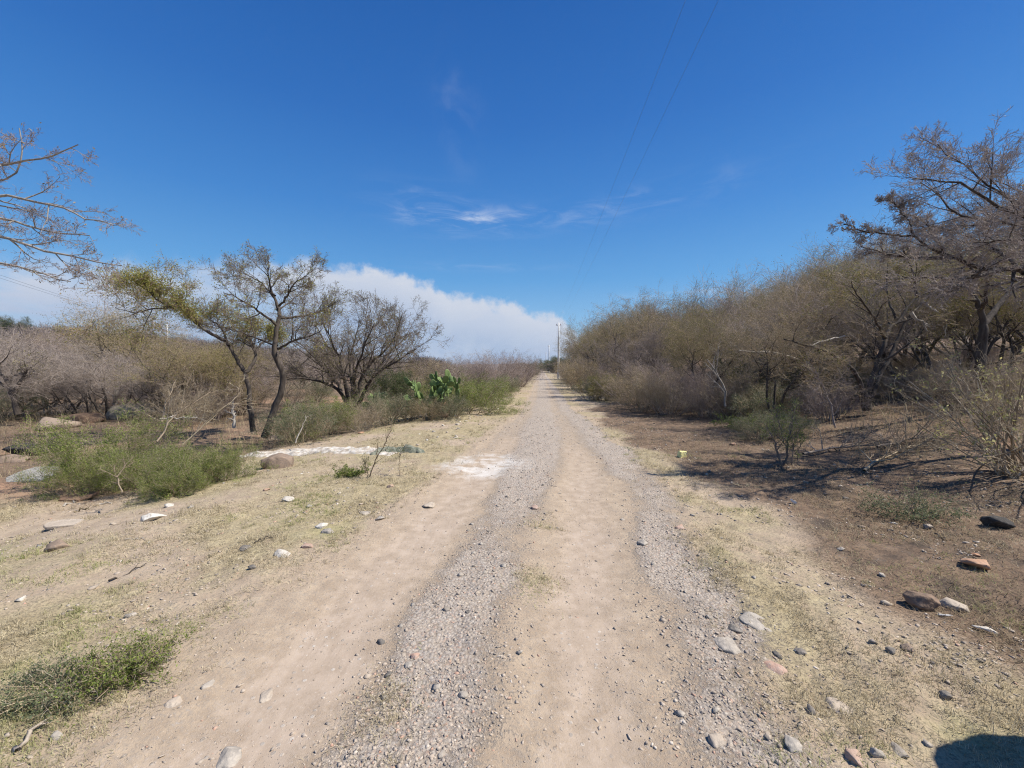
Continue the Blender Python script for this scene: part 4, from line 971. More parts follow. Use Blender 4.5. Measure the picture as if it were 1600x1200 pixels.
traced('pale_barked_tree', 'small tree with white upright limbs behind the lichened boulder',
       [(.09, .07, [(180, 632, 0), (180, 615, 0)]),
        (.07, .02, [(180, 618, 0), (177, 600, 0), (173, 585, 0), (168, 572, 0)]),
        (.06, .02, [(182, 618, 0), (186, 595, .2), (190, 578, .3)]),
        (.06, .02, [(184, 620, 0), (196, 603, -.2), (210, 590, -.3)]),
        (.05, .02, [(178, 622, 0), (165, 605, .3), (150, 592, .4)])],
       18, ('white_wood', 'twig_pink', 'leaf_tan'), (5, 5, 5, 3), 0, lr=((.6, 1.1), (.5, .8), (.4, .8), (.4, .8)), rmin=.005, main=[1, 2, 3, 4])
traced('dark_tree', 'thin two-stemmed tree with black limbs near the left edge',
       [(.09, .02, [(28, 648, 0), (20, 620, 0), (8, 585, 0), (-5, 560, .2)]),
        (.07, .02, [(22, 615, 0), (32, 592, 0), (45, 575, 0)]),
        (.04, .012, [(12, 590, 0), (30, 585, .3), (55, 580, .5)]),
        (.05, .015, [(8, 590, 0), (-20, 570, .3), (-50, 550, .5)])],
       13, ('bark', 'twig_grey', 'leaf_olive'), (6, 5, 5, 4), 2, .035, .05, .3, lr=((.5, .9), (.5, .8), (.4, .8), (.4, .8)), rmin=.004)
traced('dark_tree', 'dark forked tree to the right of the lichened boulder',
       [(.10, .02, [(236, 640, 0), (232, 615, 0), (225, 595, 0), (215, 580, .2)]),
        (.09, .02, [(237, 640, 0), (236, 600, .1), (226, 580, .2), (218, 565, .3)]),
        (.06, .02, [(238, 635, 0), (248, 615, .1), (262, 605, .3), (280, 600, .4)])],
       17, ('bark', 'twig_pink', 'leaf_tan'), (6, 5, 5, 4), 0, lr=((.6, 1.0), (.5, .8), (.4, .8), (.4, .8)), rmin=.005)
traced('thorn_sapling', 'little dark thorn tree with thin crooked stem on the right verge',
       [(.022, .006, [(1222, 737, 0), (1220, 720, 0), (1213, 703, 0), (1207, 685, 0), (1198, 668, .05)]),
        (.018, .005, [(1223, 735, 0), (1229, 715, 0), (1228, 695, 0), (1236, 668, -.05), (1238, 640, 0)]),
        (.010, .004, [(1228, 700, 0), (1222, 680, .2), (1215, 655, .3), (1212, 638, .3)]),
        (.010, .004, [(1236, 738, -.05), (1236, 715, 0), (1240, 690, .1), (1250, 670, .2)]),
        (.008, .004, [(1246, 736, 0), (1246, 712, .1), (1250, 690, .1)])],
       6.45, ('twig_dark', 'twig_dark', 'leaf_green'), (8, 5, 4), 6, .018, .025, .8, lr=((.25, .5), (.35, .7), (.4, .8)), rmin=.0016, cat='small tree')
traced('sapling', 'thin green feathery sapling leaning right on the left verge',
       [(.010, .004, [(575, 752, 0), (580, 735, 0), (590, 712, 0), (603, 690, 0), (612, 672, 0)]),
        (.007, .003, [(577, 750, 0), (574, 735, 0), (570, 718, 0)]),
        (.006, .003, [(624, 745, .1), (624, 720, .1), (628, 700, .1)])],
       6.0, ('twig_brown', 'twig_brown', 'leaf_dark'), (9, 5), 5, .018, .02, .9, lr=((.3, .6), (.35, .7)), rmin=.0014, cat='sapling')
# yellow-tipped shrub at the right edge
def tipped_shrub():
    base = gp(1590, 742); P = []
    n = 46
    for i in range(n):
        a = rng.uniform(0, 2 * math.pi); le = R(rng.uniform(8, 68)); d = np.array([math.cos(a) * math.sin(le), math.sin(a) * math.sin(le) * .8, math.cos(le)])
        p = np.array([rng.normal(0, .14), rng.normal(0, .14), -.05]); pl = [p]; L = rng.uniform(1.2, 1.9) / 7
        for k in range(7): d = nrm(d + rng.normal(0, .07, 3) + np.array([0, 0, -.03])); p = p + d * L; pl.append(p)
        P.append(pl)
    P = np.array(P); Rr = np.linspace(.011, .004, 8)[None] * rng.uniform(.7, 1.2, (n, 1))
    C1 = crown_from(P, Rr, (7, 4, 3), up=(.03, .02, .02), ang=(28, 34, 38), lr=((.25, .5), (.35, .6), (.4, .7)), rmin=.0018)
    T = C1[0][0]; T = T[rng.random(len(T)) < .20]; tips = T[:, -2:, :]
    lf = [leaves(tips, 12, .05, .028, aspect=.4)]
    T2 = C1[1][0]; T2 = T2[rng.random(len(T2)) < .12]; lf.append(leaves(T2, 5, .04, .02))
    finish_tree('tipped_shrub', 'large arching dry shrub with pale yellow leaf tips at the right edge', 'shrub', [(P, Rr)], C1, lf, ('twig_straw', 'twig_straw', 'leaf_lime'), tuple(base), 'stems', 'twigs')
tipped_shrub()

# ------------------------------------------------------------------ weed clump in the lower left
def weed(name, label, px, py, n, rad, hgt, mats, per, ls, cat='weed', flatx=1.0):
    base = gp(px, py); P = []
    for i in range(n):
        a = rng.uniform(0, 2 * math.pi); le = R(rng.uniform(35, 84)); d = np.array([math.cos(a) * math.sin(le), math.sin(a) * math.sin(le), math.cos(le)])
        p = np.array([rng.normal(0, rad * .12) * flatx, rng.normal(0, rad * .12), 0.0]); pl = [p]; L = rad * rng.uniform(.6, 1.1) / 5
        for k in range(5):
            d = nrm(d + rng.normal(0, .16, 3)); d[2] = np.clip(d[2], -.05 if p[2] > .05 else .05, hgt); p = p + d * L * np.array([flatx, 1, 1]); pl.append(p)
        P.append(pl)
    P = np.array(P); Rr = np.linspace(.0035, .0015, 6)[None] * np.ones((n, 1))
    C1 = crown_from(P, Rr, (7, 4), up=(.03, .01), ang=(40, 42), lr=((.3, .6), (.4, .7)), rmin=.0011, t0=.1)
    lf = [leaves(C1[-1][0], per, ls, .008), leaves(C1[0][0], per, ls, .008)]
    for v, q in lf: v[:, 2] = np.maximum(v[:, 2], .004)
    return finish_tree(name, label, cat, [(P, Rr)], C1, lf, mats, tuple(base), 'stems', 'foliage')
weed('low_weed', 'sprawling dark green weed clump on the straw at lower left', 190, 1058, 60, .25, .55, ('twig_brown', 'twig_straw', 'leaf_green'), 3, .013)
weed('low_weed', 'sparser green weed sprawling from the left edge beside the dark clump', 75, 1085, 26, .22, .25, ('twig_straw', 'twig_straw', 'leaf_grey'), 5, .012, flatx=1.2)
weed('low_weed', 'small green tuft on the brown ground near the right pale stones', 1420, 808, 20, .45, .35, ('twig_brown', 'twig_brown', 'leaf_grey'), 5, .02)
weed('low_weed', 'small green plant at the left foot of the thin sapling', 550, 742, 16, .28, .5, ('twig_brown', 'twig_brown', 'leaf_green'), 6, .02)
weed('low_weed', 'green tuft hugging the ground under the near green bushes', 265, 772, 22, .4, .6, ('twig_brown', 'twig_brown', 'leaf_green'), 6, .02)
weed('low_weed', 'green weed at the outer edge of the right verge under shrubs', 1160, 668, 20, .6, .5, ('twig_brown', 'twig_brown', 'leaf_green'), 6, .03)

# ------------------------------------------------------------------ dead branches
def branch(name, label, pts, r0, mat, m=(5, 4), cat='dead branch', group=None, lr=((.25, .55), (.3, .7)), abs_pts=False):
    q = np.array(pts if abs_pts else [pt(*p) for p in pts]); ro = q[0].copy(); P = resample(q - ro, 8)[None]
    P[0, 1:] += rng.normal(0, .012, (7, 3)); Rr = np.linspace(r0, r0 * .4, 8)[None]
    mb = MB(); mb.add(*tubes(P, Rr, 6))
    a, b = P, Rr
    for k, mm in enumerate(m): a, b = grow(a, b, mm, .2, 1, (35, 12), lr[min(k, len(lr) - 1)], 5, .14, .02, .6, .4, 1, .0022); mb.add(*tubes(a, b, 4))
    o = link(name, mb.mesh(name, [M[mat]], True), None, tuple(ro)); return tag(o, label, cat, group)
def gpz(px, py, dz=0.02): p = gp(px, py); return p + np.array([0, 0, dz])
branch('dead_branch', 'pale dead branch leaning up from the near green bushes, tallest', [(252, 660, 8.2), (258, 638, 8.3), (268, 612, 8.4), (276, 592, 8.6)], .02, 'twig_straw', (6, 5, 4), lr=((.4, .8), (.4, .7), (.4, .7)))
branch('dead_branch', 'dry fan of pale twigs behind the near green bushes', [(245, 690, 6.6), (262, 660, 6.8), (295, 630, 7.1), (330, 612, 7.4)], .014, 'twig_straw', (9, 6, 4), lr=((.35, .7), (.4, .7), (.4, .7)))
branch('dead_branch', 'long thin dry branch slanting right behind the near green bushes', [(285, 695, 6.9), (320, 662, 7.1), (350, 635, 7.1), (375, 615, 7.3)], .012, 'twig_straw', (8, 5, 3), lr=((.3, .6), (.4, .7), (.4, .7)))
branch('dead_branch', 'short pale horizontal dead stick above the green bushes', [(250, 655, 7.6), (275, 652, 7.7), (310, 654, 7.8)], .015, 'white_wood', (3, 2))
branch('dead_branch', 'bleached dead stump branch left of the forked tree trunk', [(366, 668, 9.6), (366, 652, 9.6), (362, 640, 9.6)], .04, 'white_wood', (5, 3), lr=((.5, 1.), (.4, .7)))
branch('dead_branch', 'white straight stick leaning at the end of the lime strip', [(462, 692, 8.6), (470, 672, 8.7), (478, 650, 8.8)], .014, 'white_wood', (1,))
branch('dead_branch', 'dry tangled twigs at the front foot of the near green bushes', [gpz(185, 792), (190, 770, 5.0), (183, 745, 5.05), (195, 725, 5.1)][1:], .010, 'twig_straw', (7, 5), lr=((.4, .8), (.4, .7)))
branch('dead_branch', 'long bleached bough lying over brush at middle right', [(1247, 562, 10.6), (1215, 551, 10.5), (1185, 550, 10.4), (1155, 548, 10.3)], .028, 'white_wood', (4, 3), lr=((.2, .4), (.4, .7)))
branch('dead_branch', 'bleached broken bough hanging in the crown of the forked tree', [(1423, 488, 9.6), (1438, 503, 9.6), (1450, 517, 9.6)], .04, 'white_wood', (2,))
branch('dead_branch', 'short white stub showing in the forked tree crown', [(1447, 476, 9.9), (1458, 484, 9.9), (1464, 488, 9.9)], .035, 'white_wood', (1,))
branch('dead_branch', 'pale bough lying among twigs left of the forked tree', [(1320, 525, 10.3), (1290, 532, 10.2), (1262, 540, 10.1)], .025, 'white_wood', (3, 2))
branch('bare_sapling', 'pale leafless Y-shaped sapling in the brush right of the track', [(1133, 635, 11.5), (1132, 605, 11.5), (1118, 580, 11.5), (1104, 560, 11.5)], .03, 'bark_grey', (4, 4, 3), cat='sapling', lr=((.5, .9), (.4, .7), (.4, .7)))
branch('bare_shrub', 'fan of grey bare stems to the left of the forked tree foot', [(1305, 668, 8.6), (1300, 640, 8.6), (1290, 610, 8.6), (1278, 590, 8.6)], .02, 'twig_grey', (12, 6, 4), cat='shrub', lr=((.5, 1.), (.4, .7), (.4, .7)))
for i, (lab, a_, b_, r_, mt) in enumerate([
        ('curved brown branch lying on the ground in the bottom left corner', (28, 1178), (56, 1140), .012, 'rock_tan'),
        ('pale split plank-like stick left of the near white stones', (100, 792), (128, 783), .014, 'white_wood'),
        ('pale flat stick below the near green bushes, middle one', (155, 787), (176, 784), .014, 'white_wood'),
        ('bent tan stick lying below the two pale sticks', (116, 799), (143, 796), .012, 'leaf_tan'),
        ('thin dark twig on straw above the weed clump', (170, 905), (232, 880), .007, 'bark'),
        ('thin crooked twig on brown ground below the pale tan stone', (1460, 838), (1478, 850), .008, 'bark'),
        ('thin straw-coloured stick lying at the left straw patch', (195, 845), (225, 842), .006, 'white_wood'),
        ('dark thin twig lying beside the small dark purplish stone', (398, 850), (430, 840), .007, 'bark')]):
    A_, B_ = gpz(*a_, .012), gpz(*b_, .012); mid = (A_ + B_) / 2 + np.array([.0, .03, .004])
    branch('fallen_stick', lab, [A_, mid, B_], r_, mt, (1,), 'stick', None, ((.15, .3),), True)

# dark brushwood heap on the right bank
for lab, pts_, mt in [('low heap of dark cut branches on the right bank, left part', [(1255, 715), (1300, 706), (1350, 702), (1395, 700)], 'twig_dark'),
                      ('low heap of dark cut branches on the right bank, right part', [(1370, 704), (1420, 692), (1470, 690), (1530, 688)], 'twig_dark'),
                      ('brown cut branches lying in front of the dark heap', [(1350, 742), (1372, 722), (1400, 712), (1440, 700)], 'twig_brown')]:
    branch('brushwood', lab, [gpz(a, b, .06) for a, b in pts_], .022, mt, (14, 7, 5), 'brushwood', None, ((.25, .5), (.4, .7), (.4, .7)), True)

# ------------------------------------------------------------------ prickly pear
def pad_mesh(i):
    V, Fc = ICO[3]; V = V.copy(); r = .82 + .18 * np.clip((V[:, 2] + 1) / 1.2, 0, 1)
    V[:, 0] *= r; V = V * np.array([.075, .016, .115]); V[:, 2] += .108
    V[:, 1] += .012 * np.sin(V[:, 0] * 30 + i)
    return mkmesh('pad', V, [Fc], M['pad'], None, None, True)
def m_pad():
    m, t, b, o = newmat('cactus_pad'); g = t.node('ShaderNodeTexCoord').outputs['Object']; oi = t.node('ShaderNodeObjectInfo')
    v = t.node('ShaderNodeTexVoronoi'); v.inputs['Scale'].default_value = 45; t.l.new(g, v.inputs['Vector'])
    c = t.mix(oi.outputs['Random'], (.10, .155, .05), (.185, .25, .09)); c = t.mix(t.ss(v.outputs['Distance'], .10, .2, .8, 0), c, (.45, .42, .25))
    t.l.new(c, b.inputs['Base Color']); b.inputs['Roughness'].default_value = .55; return m
M['pad'] = m_pad(); PM = [pad_mesh(i) for i in range(3)]
def cactus(px, d, hgt, width, n, label, name='prickly_pear'):
    p = pt(px, 600, d); g = float(Hc(p[0], p[1])); r = root(name, label, 'cactus', (p[0], p[1], g)); ks = []
    nodes = [(Matrix.Translation((rng.uniform(-.42, .42) * width, rng.uniform(-.2, .2) * width, hgt * .02)) @ Matrix.Rotation(rng.uniform(0, 3), 4, 'Z') @ Matrix.Rotation(rng.uniform(-.4, .4), 4, 'Y'), 1.6) for _ in range(6)]
    q = list(nodes); k = 0
    while k < n and q:
        Mx, s = q.pop(0); o = link('pad', PM[k % 3], r); o.matrix_local = Mx @ Matrix.Scale(s, 4); ks.append(o); k += 1
        tipz = .225 * s
        if (Mx @ Vector((0, 0, tipz))).z < hgt:
            for c in range(1 + int(rng.random() < .6)):
                q.append((Mx @ Matrix.Translation((rng.uniform(-.05, .05) * s, 0, tipz * rng.uniform(.86, .95))) @ Matrix.Rotation(rng.uniform(-1.2, 1.2), 4, 'Z') @ Matrix.Rotation(rng.uniform(-.75, .75), 4, 'Y') @ Matrix.Rotation(rng.uniform(-.3, .3), 4, 'X'), s * rng.uniform(.86, 1.0)))
    kids[r.name] = ks; return r
cactus(676, 13.7, 2.2, 1.9, 100, 'bright green prickly pear cactus rising above the roadside bushes')
cactus(592, 15, 1.0, .8, 30, 'small prickly pear half hidden right of the many-stemmed tree')

# ------------------------------------------------------------------ white lime strip, scraps, block
def heap(name, label, cat, poly_px, hgt, mat, nx_=60, ny_=14, kind=None):
    """low heap along a polyline on the ground"""
    q = np.array([gp(a, b) for a, b, w_ in poly_px]); wd = np.array([w_ for a, b, w_ in poly_px]); s = np.linspace(0, 1, len(q))
    t = np.linspace(0, 1, nx_); c = np.stack([np.interp(t, s, q[:, k]) for k in range(3)], 1); W = np.interp(t, s, wd)
    T = nrm(np.gradient(c, axis=0)); S = np.stack([-T[:, 1], T[:, 0]], 1)
    v = np.linspace(-1, 1, ny_)
    Xg = c[:, None, 0] + S[:, None, 0] * v[None] * W[:, None]; Yg = c[:, None, 1] + S[:, None, 1] * v[None] * W[:, None]
    edge = np.sin(np.pi * t)[:, None] ** .4 if True else 1
    n = fbm(Xg, Yg, 5, 3, 201) + .5
    Zg = H(Xg, Yg) + (hgt * (1 - v[None] ** 2) * np.clip(-.25 + 2.3 * n, .0, 2)) * edge - .012 * (np.abs(v)[None] > .95)
    Zg += .018 * fbm(Xg, Yg, 22, 3, 203) * edge
    Xg += .05 * fbm(Xg, Yg, 7, 2, 5); Yg += .08 * fbm(Xg, Yg, 6, 2, 6)
    V = np.stack([Xg, Yg, Zg], -1).reshape(-1, 3)
    ii = (np.arange(nx_ - 1)[:, None] * ny_ + np.arange(ny_ - 1)[None]).ravel()
    return tag(link(name, mkmesh(name, V, [np.stack([ii, ii + ny_, ii + ny_ + 1, ii + 1], 1)], M[mat], None, None, True)), label, cat, None, kind)
def m_plain(name, c, c2, rough=.6, sc_=20):
    m, t, b, o = newmat(name); g = t.node('ShaderNodeTexCoord').outputs['Object']; t.l.new(t.mix(t.ss(t.noise(g, sc_, 4), .35, .65), c, c2), b.inputs['Base Color']); b.inputs['Roughness'].default_value = rough; return m
M['lime'] = m_plain('dumped_lime', (.56, .53, .48), (.34, .29, .235), .9, 14)
heap('lime_heap', 'long low strip of dumped white lime between green bush and track', 'heap', [(372, 716, .10), (400, 711, .30), (450, 707, .34), (500, 705, .30), (550, 706, .22), (590, 707, .22), (615, 710, .12)], .06, 'lime', 150, 30)
M['sack'] = m_plain('green_sack', (.10, .115, .085), (.22, .22, .17)); M['plastic'] = m_plain('white_plastic', (.62, .62, .62), (.74, .74, .74), .4)
M['paper'] = m_plain('crumpled_paper', (.50, .46, .40), (.66, .62, .55)); M['block'] = m_plain('yellow_foam_block', (.80, .73, .30), (.84, .78, .42))
M['concrete'] = m_plain('pale_concrete', (.66, .65, .62), (.76, .75, .72), .8, 6); M['metal'] = m_plain('dull_metal', (.3, .3, .3), (.4, .4, .4), .45); M['ceramic'] = m_plain('brown_ceramic', (.16, .08, .05), (.2, .1, .07), .3)
M['slab'] = m_rock('blue_grey_slab', (.17, .18, .18), (.27, .28, .27), (.34, .33, .30), 5)
M['wall'] = m_plain('whitewashed_wall', (.66, .66, .65), (.76, .76, .75), .8, 1); M['roof'] = m_plain('dull_roof', (.3, .22, .2), (.36, .28, .25), .8, 1); M['dark'] = m_plain('dark_glass', (.04, .05, .06), (.06, .07, .08), .2)
heap('green_sack', 'flattened green woven sack at the right end of the lime strip', 'sack', [(578, 711, .07), (600, 707, .12), (630, 706, .13), (655, 706, .12), (661, 708, .08)], .10, 'sack', 40, 10)
def crumple(name, label, cat, px, py, size, mat, seed):
    p = gp(px, py); V, Fc = ICO[3]; r = np.random.default_rng(seed); V = V.copy()
    for _ in range(26): 
        n = nrm(r.normal(size=3)); k = V @ n; V -= (np.clip(k - r.uniform(.2, .8), 0, None) * r.uniform(.6, 1.4))[:, None] * n
    V = V * np.asarray(size) * .5
    o = link(name, mkmesh(name, V, [Fc], M[mat])); o.location = (p[0], p[1], p[2] + size[2] * .25); o.rotation_euler = (0, 0, seed); return tag(o, label, cat)
crumple('crumpled_paper', 'crumpled white paper scrap near the little thorn tree', 'litter', 1240, 785, (.15, .12, .09), 'plastic', 3)
crumple('crumpled_paper', 'crumpled pale cloth scrap right of the brown boulder', 'litter', 1533, 979, (.17, .10, .04), 'paper', 5)
crumple('plastic_strip', 'thin bright white plastic strip below the brown boulder', 'litter', 1478, 960, (.11, .025, .02), 'plastic', 6)
crumple('plastic_strip', 'tiny white chip next to the small dark stone on the right verge', 'litter', 1241, 1018, (.03, .012, .012), 'plastic', 2)
def block_obj():
    p = gp(1066, 716); bm = bmesh.new(); bmesh.ops.create_cube(bm, size=1)
    for v in bm.verts: v.co = Vector((v.co.x * .13, v.co.y * .10, v.co.z * .11)) + Vector((random.uniform(-.01, .01), random.uniform(-.01, .01), random.uniform(-.01, .01)))
    bmesh.ops.subdivide_edges(bm, edges=bm.edges[:], cuts=3, use_grid_fill=True)
    for v in bm.verts: v.co += Vector((random.uniform(-.004, .004), random.uniform(-.004, .004), random.uniform(-.005, .005)))
    bmesh.ops.bevel(bm, geom=[e for e in bm.edges if e.calc_face_angle(0) > 1], offset=.006, segments=2, affect='EDGES')
    me = bpy.data.meshes.new('foam_block'); bm.to_mesh(me); bm.free(); me.materials.append(M['block'])
    o = link('foam_block', me); o.location = (p[0], p[1], p[2] + .05); o.rotation_euler = (.05, .08, .25); tag(o, 'pale yellow square block lying on the right verge', 'block')
block_obj()
def slab(label, px, py, w_, d_, th, rz, tilt, mat, name='stone_slab', seed=1):
    p = gp(px, py); r = np.random.default_rng(seed); bm = bmesh.new()
    n = 9; vs = []
    for k in range(n):
        a = 2 * math.pi * k / n; q = 1 / max(abs(math.cos(a)), abs(math.sin(a))); q = min(q, 1.25) * r.uniform(.85, 1.0); vs.append(bm.verts.new((math.cos(a) * w_ / 2 * q, math.sin(a) * d_ / 2 * q, 0)))
    f = bm.faces.new(vs); e = bmesh.ops.extrude_face_region(bm, geom=[f])
    for v in e['geom']:
        if isinstance(v, bmesh.types.BMVert): v.co.z += th
    bmesh.ops.recalc_face_normals(bm, faces=bm.faces[:]); bmesh.ops.bevel(bm, geom=bm.edges[:], offset=th * .15, segments=2, affect='EDGES')
    me = bpy.data.meshes.new(name); bm.to_mesh(me); bm.free(); me.materials.append(M[mat])
    o = link(name, me); o.location = (p[0], p[1] + d_ * .3, p[2] + .02); o.rotation_euler = (R(tilt), 0, R(rz)); return tag(o, label, 'slab')
slab('large flat blue-grey slab at the left edge in front of the black rock', 38, 752, .75, .55, .06, 6, 16, 'slab', seed=3)
slab('small blue-grey slab between the large slab and the green bush', 124, 750, .32, .25, .04, 20, 22, 'slab', seed=4)
slab('flat brown triangular slab in front of the small blue-grey slab', 110, 784, .42, .32, .03, -10, 10, 'rock_brown', seed=5)
slab('thin broken brown slab among straw at the left, below the brown triangle', 90, 826, .34, .2, .03, 10, 5, 'rock_tan', seed=6)
# added boulder-shaped shadow caster, out of view right, to shade the bottom right corner
V, Fc = rock_shape((.85, .9, 2.05), 77, 4, 16)
o = link('boulder', mkmesh('boulder', V, [Fc], M['rock_grey'])); o.location = (2.84, 1.27, .50); tag(o, 'added boulder-shaped shadow caster, unseen beyond the right edge, shading the bottom right corner', 'boulder')

# ------------------------------------------------------------------ utility poles and wires
def add_lathe(mb, prof, k=14, c=(0, 0), m=0):
    prof = np.array(prof); th = np.arange(k) * 2 * math.pi / k; n = len(prof)
    V = np.stack([c[0] + prof[:, None, 0] * np.cos(th), c[1] + prof[:, None, 0] * np.sin(th), np.repeat(prof[:, 1:2], k, 1)], -1).reshape(-1, 3)
    i = np.arange(n - 1)[:, None] * k; j = np.arange(k)[None]; j2 = (j + 1) % k
    mb.add(V, np.stack([i + j, i + j2, i + k + j2, i + k + j], -1).reshape(-1, 4), m)
def box(mb, c, s, m=0):
    V = np.array([[x, y, z] for x in (-.5, .5) for y in (-.5, .5) for z in (-.5, .5)]) * np.array(s) + np.array(c)
    mb.add(V, np.array([[0, 1, 3, 2], [4, 6, 7, 5], [0, 4, 5, 1], [2, 3, 7, 6], [0, 2, 6, 4], [1, 5, 7, 3]]), m)
PH = 8.3
def pole(x, y, label, first=None):
    g = float(Hc(x, y))
    if first is not None: return copy_thing(first, (x, y, g), -.07, (1, 1, 1), label, 'utility poles along the track')
    r = root('utility_pole', label, 'utility pole', (x, y, g), 'utility poles along the track'); r.rotation_euler = (0, 0, -.07); ks = []
    mb = MB(); add_lathe(mb, [(.17, -.3), (.16, 0), (.145, 3), (.125, 6), (.10, PH), (.0, PH + .01)]); ks.append(link('pole_shaft', mb.mesh('pole_shaft', [M['concrete']], True), r))
    mb = MB(); box(mb, (0, .13, PH - .35), (.75, .07, .09)); ks.append(link('crossarm', mb.mesh('crossarm', [M['metal']]), r))
    for sx_ in (-.28, .28):
        mb = MB(); add_lathe(mb, [(.0, PH - .305), (.04, PH - .3), (.055, PH - .26), (.03, PH - .23), (.05, PH - .19), (.03, PH - .15), (0, PH - .13)], 10, (sx_, .13)); ks.append(link('insulator', mb.mesh('insulator', [M['ceramic']], True), r))
    mb = MB(); add_lathe(mb, [(.135, 4.2), (.155, 4.2), (.155, 4.28), (.135, 4.28)]); ks.append(link('clamp_band', mb.mesh('clamp_band', [M['metal']], True), r))
    kids[r.name] = ks; return r
def poleline(y): 
    return float(xc(min(max(y, -60), 300))) * 0 + 2.75 + .0672 * y if True else 0
P1 = pole(poleline(62), 62, 'nearest grey concrete utility pole standing at the right edge of the track')
P2 = pole(poleline(128), 128, 'second utility pole, half hidden by trees beyond the nearest pole', P1)
P3 = pole(poleline(194), 194, 'farthest utility pole at the end of the track', P1)
P0 = pole(poleline(-8), -8, 'utility pole behind the camera position carrying the overhead wires', P1)
M['wire'] = m_plain('black_wire', (.10, .12, .15), (.13, .15, .18), .5)
def wire(a, b, sag, label, r=.0025, n=40, group='overhead wires', sub=None):
    t = np.linspace(0, 1, n)[:, None]; q = np.array(a)[None] * (1 - t) + np.array(b)[None] * t; q[:, 2] -= (4 * sag * t * (1 - t))[:, 0]
    ro = q[0].copy(); Vq = tubes((q - ro)[None], np.full((1, n), r), 5); mb = MB(); mb.add(*Vq)
    return tag(link('overhead_wire', mb.mesh('overhead_wire', [M['wire']]), None, tuple(ro)), label, 'wire', group)
def att(y, sx_):
    x = poleline(y); c, s_ = math.cos(-.07), math.sin(-.07); return (x + sx_ * c - .13 * s_, y + sx_ * s_ + .13 * c, float(Hc(x, y)) + PH - .14)
for ya, yb, nm in ((-8, 62, 'crossing the sky above the right side of the track'), (62, 128, 'between the nearest and second poles'), (128, 194, 'between the second and farthest poles')):
    for sx_, side in ((-.28, 'left'), (.28, 'right')):
        wire(att(ya, sx_), att(yb, sx_), .45, f'{side} one overhead wire {nm}')
# second line far on the left
def pole2(x, y, label):
    return copy_thing(P1, (x, y, float(Hc(x, y))), .55, (1, 1, 1), label, 'utility poles behind the left trees')
A2, B2 = (-29, 18), (-71, 86)
pole2(*A2, 'utility pole beyond the left edge carrying the low wires'); pole2(*B2, 'utility pole hidden behind the leafy trees on the left')
for i, (dx, lab) in enumerate([(-.28, 'upper of the thin wires sloping down behind the left trees'), (.28, 'lower of the thin wires sloping down behind the left trees')]):
    c, s_ = math.cos(.55), math.sin(.55)
    e = [(x + dx * c - .13 * s_, y + dx * s_ + .13 * c, float(Hc(x, y)) + PH - .14) for x, y in (A2, B2)]
    wire(e[0], e[1], .5, lab, .009, 30, 'wires behind the left trees')

# ------------------------------------------------------------------ far end: small white houses
def house(x, y, w_, d_, h_, label, zoff=0):
    g = float(Hc(x, y)); r = root('white_house', label, 'house', (x, y, g), 'distant white houses'); ks = []
    mb = MB(); box(mb, (0, 0, h_ / 2), (w_, d_, h_)); ks.append(link('wall', mb.mesh('wall', [M['wall']]), r))
    mb = MB(); box(mb, (0, 0, h_ + .15), (w_ + .4, d_ + .4, .3)); ks.append(link('roof', mb.mesh('roof', [M['roof']]), r))
    for k in (-.28, .28):
        mb = MB(); box(mb, (k * w_, -d_ / 2 - .03, h_ - 1.6), (1.1, .1, 1.1)); ks.append(link('window', mb.mesh('window', [M['dark']]), r))
    mb = MB(); box(mb, (0, -d_ / 2 - .03, h_ - 2.0), (1.0, .1, 2.0)); ks.append(link('door', mb.mesh('door', [M['dark']]), r))
    kids[r.name] = ks; return r
def top_h(x, y, py): return EYE + (575 - py) / F * y - float(Hc(x, y))
house(15.8, 290, 3.6, 5, top_h(15.8, 290, 571), 'tiny white house seen where the track ends')
house(30.5, 420, 6, 6, top_h(30.5, 420, 568.5), 'second tiny white house beyond and right of the first')

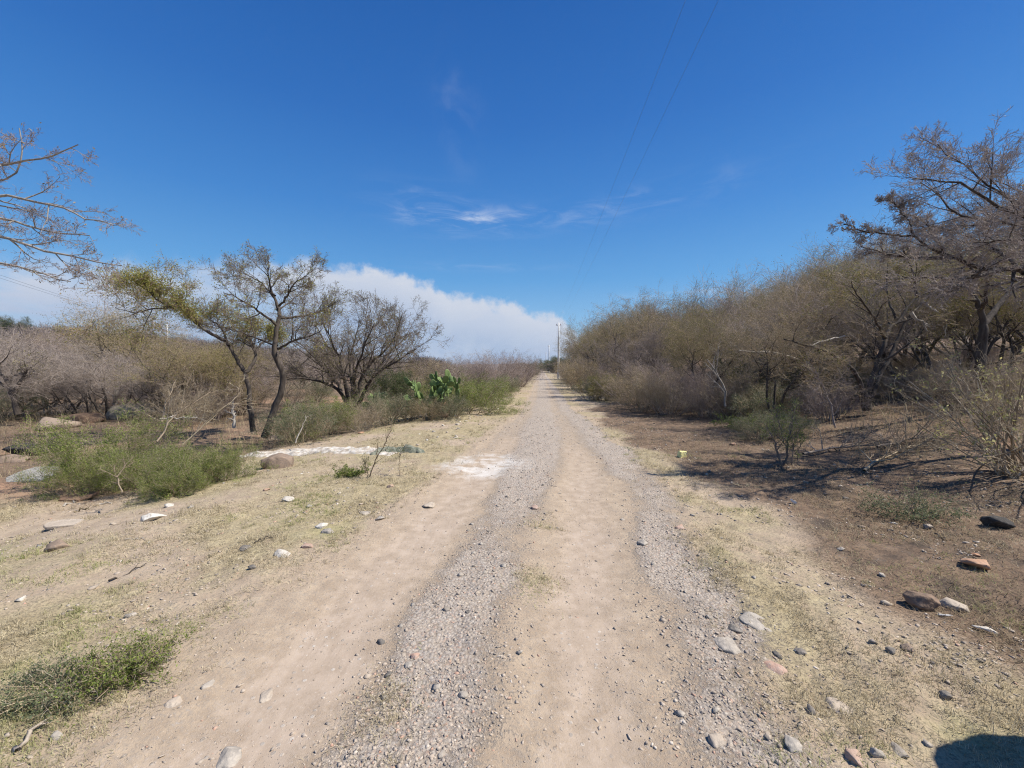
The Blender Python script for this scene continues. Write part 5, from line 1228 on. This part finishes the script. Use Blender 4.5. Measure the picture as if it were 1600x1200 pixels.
# ------------------------------------------------------------------ far woodland on the hills (one mass)
def lod_tree(n=150):
    c = nrm(rng.normal(size=(n, 3))) * rng.uniform(.55, 1.0, (n, 1)); c[:, 2] = np.abs(c[:, 2])
    a = nrm(c * .8 + rng.normal(size=c.shape) * .7 + np.array([0, 0, .1])); s = rng.uniform(.10, .26, (n, 1)); b = nrm(np.cross(a, rng.normal(size=c.shape)))
    wd = .009
    V = np.stack([c - b * wd, c + b * wd, c + a * s + b * wd * .4, c + a * s - b * wd * .4], 1)
    return V.reshape(-1, 3)
lods = [lod_tree(900) for _ in range(5)]
mb = MB(); cnt = 0
def addlod(x, y, s, hh):
    V = lods[rng.integers(5)]; a = rng.uniform(0, 6.28); q = np.stack([V[:, 0] * math.cos(a) - V[:, 1] * math.sin(a), V[:, 0] * math.sin(a) + V[:, 1] * math.cos(a), V[:, 2]], 1) * np.array([s, s, hh]) + np.array([x, y, float(Hc(x, y)) + .2])
    mb.add(q, np.arange(len(q)).reshape(-1, 4))
for _ in range(520):
    y = rng.uniform(62, 240); x = -rng.uniform(0.15, 1.45) * y
    if x > xc(y) - 12: continue
    q_ = rng.uniform(.55, 1.5); addlod(x, y, 3.3 * q_, 3.4 * q_ * rng.uniform(.8, 1.15))
for _ in range(260):
    y = rng.uniform(60, 200); x = float(xc(y)) + rng.uniform(9, 90)
    addlod(x, y, rng.uniform(2.5, 4.0), rng.uniform(3.4, 5))
for _ in range(90):
    y = rng.uniform(130, 230); s_ = rng.choice([-1, 1]); x = float(xc(y)) + s_ * rng.uniform(4.5, 14)
    addlod(x, y, rng.uniform(1.5, 2.6), rng.uniform(1.8, 2.8))
tag(link('distant_woodland', mb.mesh('distant_woodland', [M['twig_far']])), 'grey-brown leafless woodland covering the low hills behind', kind='stuff')
p_ = pt(18, 490, 118); place('gB', (p_[0], p_[1], float(Hc(p_[0], p_[1]))), 0, (3.2, 3.2, 3.6), 'round dark evergreen tree on the hilltop at far left', 'tree', None)
print('objects', len(bpy.data.objects), 'faces', sum(len(m.polygons) for m in bpy.data.meshes))

# ------------------------------------------------------------------ air
hm = bpy.data.materials.new('haze'); hm.use_nodes = True; hn = hm.node_tree; hn.nodes.clear()
ho = hn.nodes.new('ShaderNodeOutputMaterial'); hv = hn.nodes.new('ShaderNodeVolumePrincipled')
hv.inputs['Color'].default_value = (.72, .82, 1, 1); hv.inputs['Density'].default_value = .00018; hv.inputs['Anisotropy'].default_value = .2
hn.links.new(hv.outputs[0], ho.inputs['Volume'])
mb = MB(); box(mb, (0, 3010, 13), (11400, 6300, 46)); ho_ = link('haze', mb.mesh('haze', [hm])); tag(ho_, 'thin blue air over the far hills', kind='stuff')
